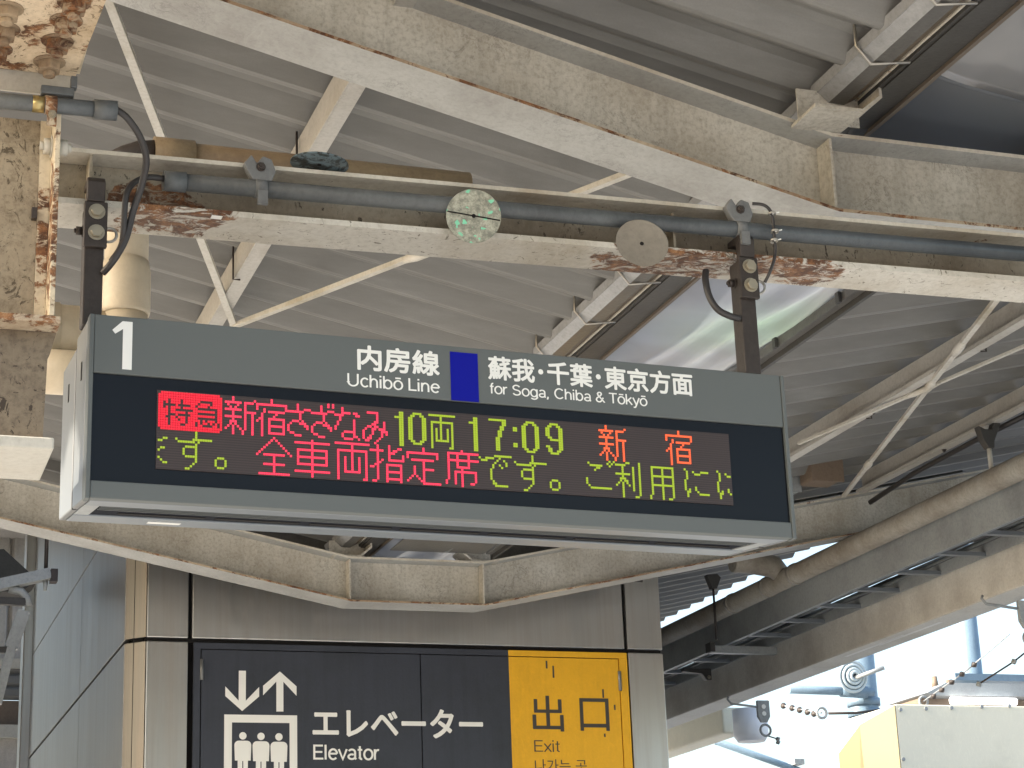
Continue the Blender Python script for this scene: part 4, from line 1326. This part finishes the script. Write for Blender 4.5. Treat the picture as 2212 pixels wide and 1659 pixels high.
# dark hose in place of the roof closure, and junction boxes above the pipe
a, c = atX(1880, 1085, 6.9), atX(2230, 890, 7.0)
tag(MB().tube([a, a.lerp(c, .3)+Vector((0, 0, .03)), a.lerp(c, .7)+Vector((0, 0, .02)), c], .018, 16).build('stand_in_hose', M_cable), 'black hose standing in for the dark roof closure between the lower purlin and the stained pipe', 'hose')
q = atX(1770, 1012, 6.4)
r = thing('junction_box', 'brown junction box tucked under the roof beside the board', 'junction box', q)
MB().box(q.x-.11, q.x+.11, q.y-.10, q.y+.10, q.z-.11, q.z+.11).build('housing', M_brownwall, r, bevel=.02)
MB().box(q.x-.125, q.x+.125, q.y-.112, q.y-.1005, q.z-.12, q.z+.12).build('cover', M_brownwall, r, bevel=.02)
q = atX(1738, 1008, 6.25)
r = thing('junction_box', 'pale grey junction box beside the brown one', 'junction box', q)
MB().box(q.x-.16, q.x+.06, q.y+.20, q.y+.36, q.z-.12, q.z+.10).build('housing', M_galv, r, bevel=.01)
MB().box(q.x-.165, q.x+.065, q.y+.19, q.y+.1995, q.z-.125, q.z+.105).build('cover', M_galv, r)

# edge girder along the platform
eXx = 7.42
eb = (atX(2212, 1259, eXx).z+atX(1475, 1543, eXx).z)/2; et = (atX(2212, 1153, eXx).z+atX(1475, 1454, eXx).z)/2
r = thing('edge_girder', 'broad beige box girder along the platform edge with a pale soffit', 'girder', (eXx+.15, 14, eb))
MB().box(eXx, eXx+.26, 5, 23.5, eb+.004, et).build('web', M_edge, r, bevel=.004)
MB().box(eXx+.003, eXx+.262, 5, 23.4, eb-.004, eb+.0035).build('soffit', M_edgebottom, r)
MB().box(eXx-.004, eXx-.0005, 5, 23.4, et-.012, et).build('top_edge', M_edgebottom, r)
for px, py in ((1955, 1372), (1880, 1398)):
    q = atZ(px, py, eb-.004); MB().box(q.x-.01, q.x+.02, q.y-.5, q.y+.4, eb-.0055, eb-.0045).build('bare_patch', M_white_ink, r)
# wire hooks with insulators under the girder
def hook(px, py, label, beads):
    q = atZ(px, py, eb-.006)
    t = thing('wire_hook', label, 'hook', (q.x, q.y, eb), 'wire hooks under the edge girder')
    x = q.x; y = q.y
    MB().tube([(x-.02, y, eb-.005), (x-.03, y, eb-.025), (x+.0, y, eb-.06), (x+.28, y, eb-.09)], .010, 8).build('arm', M_galv, t)
    MB().prism([(x+.24, eb-.03), (x+.36, eb-.03), (x+.36, eb-.17), (x+.33, eb-.22), (x+.27, eb-.22), (x+.24, eb-.17)], y-.015, y+.015).build('clip_plate', M_galv, t, bevel=.008)
    for z in (-.085, -.145): MB().tube([(x+.30, y-.019, eb+z), (x+.30, y-.0155, eb+z)], .020, 12).build('bright_hole_disc', M_white_ink, t)  # white discs stand in for light showing through two plate holes
    MB().ring((x+.31, y, eb-.285), (0, 1, 0), .048, .011).build('ring', M_galv, t)
    a_ = Vector((x+.33, y, eb-.335))
    for i, (bx, bz) in enumerate(beads):
        e_ = a_+Vector((bx, .1*(i+1), bz))
        MB().tube([a_, e_], .006, 6).build('wire', M_darksteel, t)
        MB().tube([e_-Vector((.02, 0, .008)), e_, e_+Vector((.02, 0, .008))], [.006, .022, .008], 8).build('bead', M_galv, t)
        a_ = e_
    return t
hook(2128, 1287, 'wire hook with a ring under the edge girder, at the right border', [(-.10, -.09), (-.16, -.12)])
hook(1578, 1506, 'wire hook with a ring under the edge girder, beside the lift', [(.14, -.01), (.10, .0)])

# lower light beam beyond the girder end
lX = 8.6
a = atX(1608, 1548, lX); lz = a.z
r = thing('light_beam', 'cream light beam with glowing tubes right of the lift', 'light', (lX, a.y+3, lz))
h_ = .26*a.y/22
MB().box(lX-.12, lX+.12, a.y+.25, a.y+26, lz-.13, lz+.13).build('casing', M_cream, r, bevel=.02)
MB().tube([(lX, a.y-.12, lz+.05), (lX, a.y-.12, lz-.20), (lX, a.y-.12, lz-.26)], [.17, .17, .13], 24).build('end_cap', M_capwhite, r)
for y in (a.y+2.2, a.y+5.4, a.y+8.6):
    MB().tube([(lX-.22, y, lz+.20), (lX-.22, y+2.4, lz+.20)], .05, 12).build('tube_lamp', M_tube, r)
MB().box(lX-.25, lX-.19, a.y+1.9, a.y+12, lz+.26, lz+.30).build('lamp_rail', M_cream, r)

# ================================================================ beyond the platform: poles, box, other canopy
def pole(px, py, Y, wpx, label, z_top):
    q = atY(px, py, Y); R = wpx/2/FPX*q.length
    t = thing('catenary_pole', label, 'pole', (q.x, Y, -2.7), 'blue catenary poles')
    MB().tube([(q.x, Y, -2.7), (q.x, Y, z_top)], [R*1.05, R*.95], 28).build('shaft', M_post_blue, t)
    return t, q, R
t, q, R = pole(1862, 1480, 25, 62, 'pale blue steel pole with a ringed insulator, behind the cream box', 9)
zc = atY(1848, 1474, 25).z; xc = atY(1847, 1474, 24.5).x
for k, rr in enumerate((.205, .155, .10, .055)):
    MB().ring((xc, 24.55-.02*k, zc), (0, 1, .1), rr, .024, 32, 8).build('insulator_ring', M_ceramic, t)
MB().tube([(xc, 24.62, zc), (xc, 24.57, zc)], .20, 32).build('insulator_plate', M_post_blue, t)
MB().tube([(xc, 24.5, zc-.03), (xc+.36, 24.3, zc+.09)], .03, 10).build('insulator_pin', M_galv, t)
zq = atY(1820, 1502, 25).z
MB().tube([(q.x, 24.7, zq), (q.x-1.3, 24.7, zq+.02)], .06, 12).build('side_arm', M_post_blue, t)
MB().tube([(q.x-.1, 24.72, zq), (q.x-.5, 24.7, zq+.01)], .085, 12).build('arm_socket', M_post_blue, t)
for py in (1518, 1541):
    z = atY(1862, py, 25).z; MB().tube([(q.x, 25, z-.05), (q.x, 25, z+.05)], R*1.12, 28).build('band', M_post_blue, t)
MB().tube([atY(1790, 1541, 24.5), atY(1850, 1540, 24.5), atY(1905, 1533, 24.5)], .018, 8).build('stay_wire', M_darksteel, t)
t, q, R = pole(2092, 1400, 31, 48, 'grey blue steel pole rising behind the lit canopy at the right', 11)
MB().box(q.x-.7, q.x+.9, 30.4, 31.6, atY(2100, 1468, 31).z-.12, atY(2100, 1468, 31).z).build('base_collar', M_post_blue, t)
a, c = atY(1546, 1601, 24), atY(1735, 1668, 24)
t = thing('blue_strut', 'slanting pale blue strut in the white sky near the bottom edge', 'strut', a)
MB().tube([a, c+(c-a)*.4], .045, 14).build('tube', M_post_blue, t)
MB().tube([a-(c-a).normalized()*.12, a], .025, 10).build('tip', M_galv, t)
MB().box(c.x-.16, c.x-.02, 23.9, 24.1, c.z+.09, c.z+.16).build('lug', M_galv, t)
# thin catenary wires
for i, (p0, p1, Y0, Y1) in enumerate((((1995, 1515), (2180, 1370), 26, 24), ((1775, 1540), (1640, 1505), 24, 26))):
    a, c = atY(*p0, Y0), atY(*p1, Y1)
    t = thing('span_wire', ['beaded stay wire rising above the cream box', 'beaded stay wire left of the ringed insulator'][i], 'wire', a, 'beaded stay wires')
    MB().tube([a, a.lerp(c, .5)-Vector((0, 0, .04)), c], .010, 6).build('wire', M_galv, t)
    for k in (.12, .22, .34, .46, .6):
        m = a.lerp(c, k)-Vector((0, 0, .04)); dd = (c-a).normalized()
        MB().tube([m-dd*.06, m, m+dd*.05], [.012, .045, .012], 10).build('bead', M_darksteel, t)
    MB().ring(a, (0, 1, 0), .07, .018).build('end_ring', M_galv, t)

# cream equipment box
BY = 20.0
r = thing('equipment_box', 'large cream metal box with a slanted side tinted sunlit gold at the bottom right', 'equipment box', atY(2050, 1600, BY))
p = lambda x, y, Y=BY: atY(x, y, Y)
tl = p(1934, 1521); zb2 = -1.0; xr_2 = tl.x+3.2
MB().box(tl.x, xr_2, BY, BY+1.8, zb2, tl.z).build('front_panel', M_cream, r, bevel=.012)
a = p(1858, 1566, BY+.55); c = p(1811, 1628, BY+.75)
MB().add([(tl.x-.003, BY+.002, tl.z-.01), (a.x, a.y, a.z), (a.x+.10, a.y, zb2), (tl.x-.003, BY+.002, zb2)], [(0, 1, 2, 3)]).build('slanted_side', M_gold, r, solid=.01)
MB().add([(a.x-.006, a.y, a.z-.003), (c.x, c.y, c.z), (c.x, c.y, zb2), (a.x+.09, a.y, zb2)], [(0, 1, 2, 3)]).build('slanted_side', M_gold, r, solid=.01)
for x in (1945, 2000, 2055, 2120, 2180):
    b_ = p(x, 1533-(x-1940)*.035, BY-.001); MB().tube([b_, b_-Vector((0, .012, 0))], .022, 8).build('rivet', M_galv, r)
for x, y in ((1951, 1640), (1905, 1625), (1915, 1648)):
    b_ = p(x, y, BY-.001)
    if x > 1940: MB().tube([b_, b_-Vector((0, .012, 0))], .022, 8).build('rivet', M_galv, r)
tag(MB().box(10.9, 24, -30, 70, -2.69, -1.55).build('far_platform', M_platform), None, None, kind='structure')
# neighbouring canopy with lit tubes
CY = 27.0
a = atY(2003, 1492, CY)
r = thing('far_canopy', 'neighbouring platform canopy edge with lit tubes above the cream box', 'canopy', a)
x0_ = a.x; x1_ = x0_+6
zt3 = atY(2080, 1478, CY).z
MB().prism([(x0_, zt3-.14), (x0_+.35, zt3+.02), (x1_, zt3+.06), (x1_, zt3-.16), (x0_+.1, zt3-.18)], CY, CY+1.2).build('roof', M_galv, r)
MB().box(x0_+.02, x1_, CY+.3, CY+1.15, zt3-.42, zt3-.181).build('ceiling', M_brownwall, r)
for k in range(3):
    xx = x0_+.35+k*1.7; MB().tube([(xx, CY-.08, zt3-.27), (xx+1.15, CY-.08, zt3-.27)], .055, 12).build('tube_lamp', M_tube, r)
for x, h in ((.45, .20), (.70, .15)):
    MB().tube([(x0_+x, CY+.5, zt3), (x0_+x, CY+.5, zt3+h)], [.06, .04], 10).build('vent_cap', M_brownwall, r)

# ================================================================ left background
LY = 22.0
r = thing('stair_enclosure', 'pale ribbed stair enclosure wall at the left edge beyond the lift', 'wall', atY(20, 1400, LY))
xw0, xw1 = atY(-160, 1300, LY).x, atY(70, 1300, LY).x
zr0, zr1 = atY(30, 1425, LY).z, 6.5
prof = []; x = xw0
while x < xw1+.2:
    prof += [(x, LY), (x+.03, LY-.06), (x+.13, LY-.06), (x+.16, LY)]; x += .175
b = MB(); n = len(prof)
b.add([(q[0], q[1], z) for z in (zr0, zr1) for q in prof], [(i, i+1, n+i+1, n+i) for i in range(n-1)]); b.build('ribbed_siding', M_siding, r, solid=.01)
b = MB(); prof = []; z_1 = atY(20, 1425, LY).z-.12; z_0 = atY(20, 1512, LY).z; z = z_0
while z < z_1: prof += [(LY-.02, z), (LY-.06, z+.04), (LY-.06, z+.10)]; z += .14
n = len(prof)
b.add([(x, q[0], q[1]) for x in (xw0, xw1+.15) for q in prof], [(i, i+1, n+i+1, n+i) for i in range(n-1)]); b.build('louvre', M_roof, r, solid=.01)
MB().box(xw0, xw1+.2, LY-.10, LY+.05, zr0-.11, zr0-.005).build('sill_band', M_white, r)
za, zb3 = atY(20, 1515, LY).z, atY(20, 1568, LY).z
MB().box(xw0, xw1+.2, LY-.05, LY+.1, zb3, za).build('brown_band', M_brownwall, r)
MB().box(xw0, xw1+.2, LY-.12, LY+.1, zb3-.14, zb3-.004).build('ledge', M_white, r)
MB().box(xw0, xw1+.2, LY-.04, LY+.1, -1.6, zb3-.145).build('base_wall', M_siding, r)
MB().box(.30, .42, 12.96, LY+.3, .7, 6.5).build('sun_block_wall', M_siding, r)  # unseen wall added to keep the sun off the lift side
MB().box(.425, XS+.6, 12.96, LY+.3, 5.25, 5.35).build('sky_block_roof', M_siding, r)  # unseen cover added to keep sky light off the lift side
# lamp arm
AY = 14.2
r = thing('lamp_arm', 'grey lamp arm on a thin drop rod left of the lift shaft', 'lamp', atY(60, 1255, AY))
a, c = atY(-40, 1272, AY), atY(108, 1240, AY)
MB().bar(a, c, .10, .075).build('arm', M_galv, r)
MB().box(c.x+.002, c.x+.05, AY-.05, AY+.05, c.z-.06, c.z+.03).build('end_box', M_darksteel, r)
q = atY(103, 1160, AY); MB().tube([(c.x-.03, AY, c.z+.04), (c.x-.03, AY, q.z+.6)], .014, 8).build('drop_rod', M_darksteel, r)
MB().tube([(c.x-.03, AY, c.z-.04), (c.x-.03, AY, c.z-.12)], [.02, .012], 8).build('rod_nut', M_galv, r)
MB().bar(atY(-40, 1296, AY), atY(55, 1301, AY), .05, .05).build('lower_bar', M_gutterdark, r)
pts = [atY(20, 1272, AY), atY(45, 1277, AY), atY(58, 1292, AY), atY(62, 1310, AY)]
MB().tube(pts, .03, 10).build('curved_brace', M_galv, r)
r = thing('speaker_bracket', 'slanting grey bracket with a dark foot below the lamp arm', 'bracket', atY(30, 1360, AY))
MB().bar(atY(52, 1320, AY), atY(24, 1400, AY), .06, .09).build('strut', M_galv, r)
MB().bar(atY(24, 1400, AY), atY(-6, 1520, AY), .06, .06).build('lower_strut', M_galv, r)
MB().bar(atY(-20, 1404, AY), atY(22, 1404, AY), .05, .04).build('dark_foot', M_gutterdark, r)
# dark louvred underside between the girder and the lamp arm
q = atY(20, 1245, 16)
tag(MB().prism([(q.x-2.0, q.z+.02), (q.x-.05, q.z+.22), (q.x+.22, q.z-.02), (q.x+.10, q.z-.12), (q.x-2.0, q.z-.18)], 16, 16.4).build('dark_underside', M_gutterdark), 'dark understructure above the lamp arm at the left edge', 'understructure')
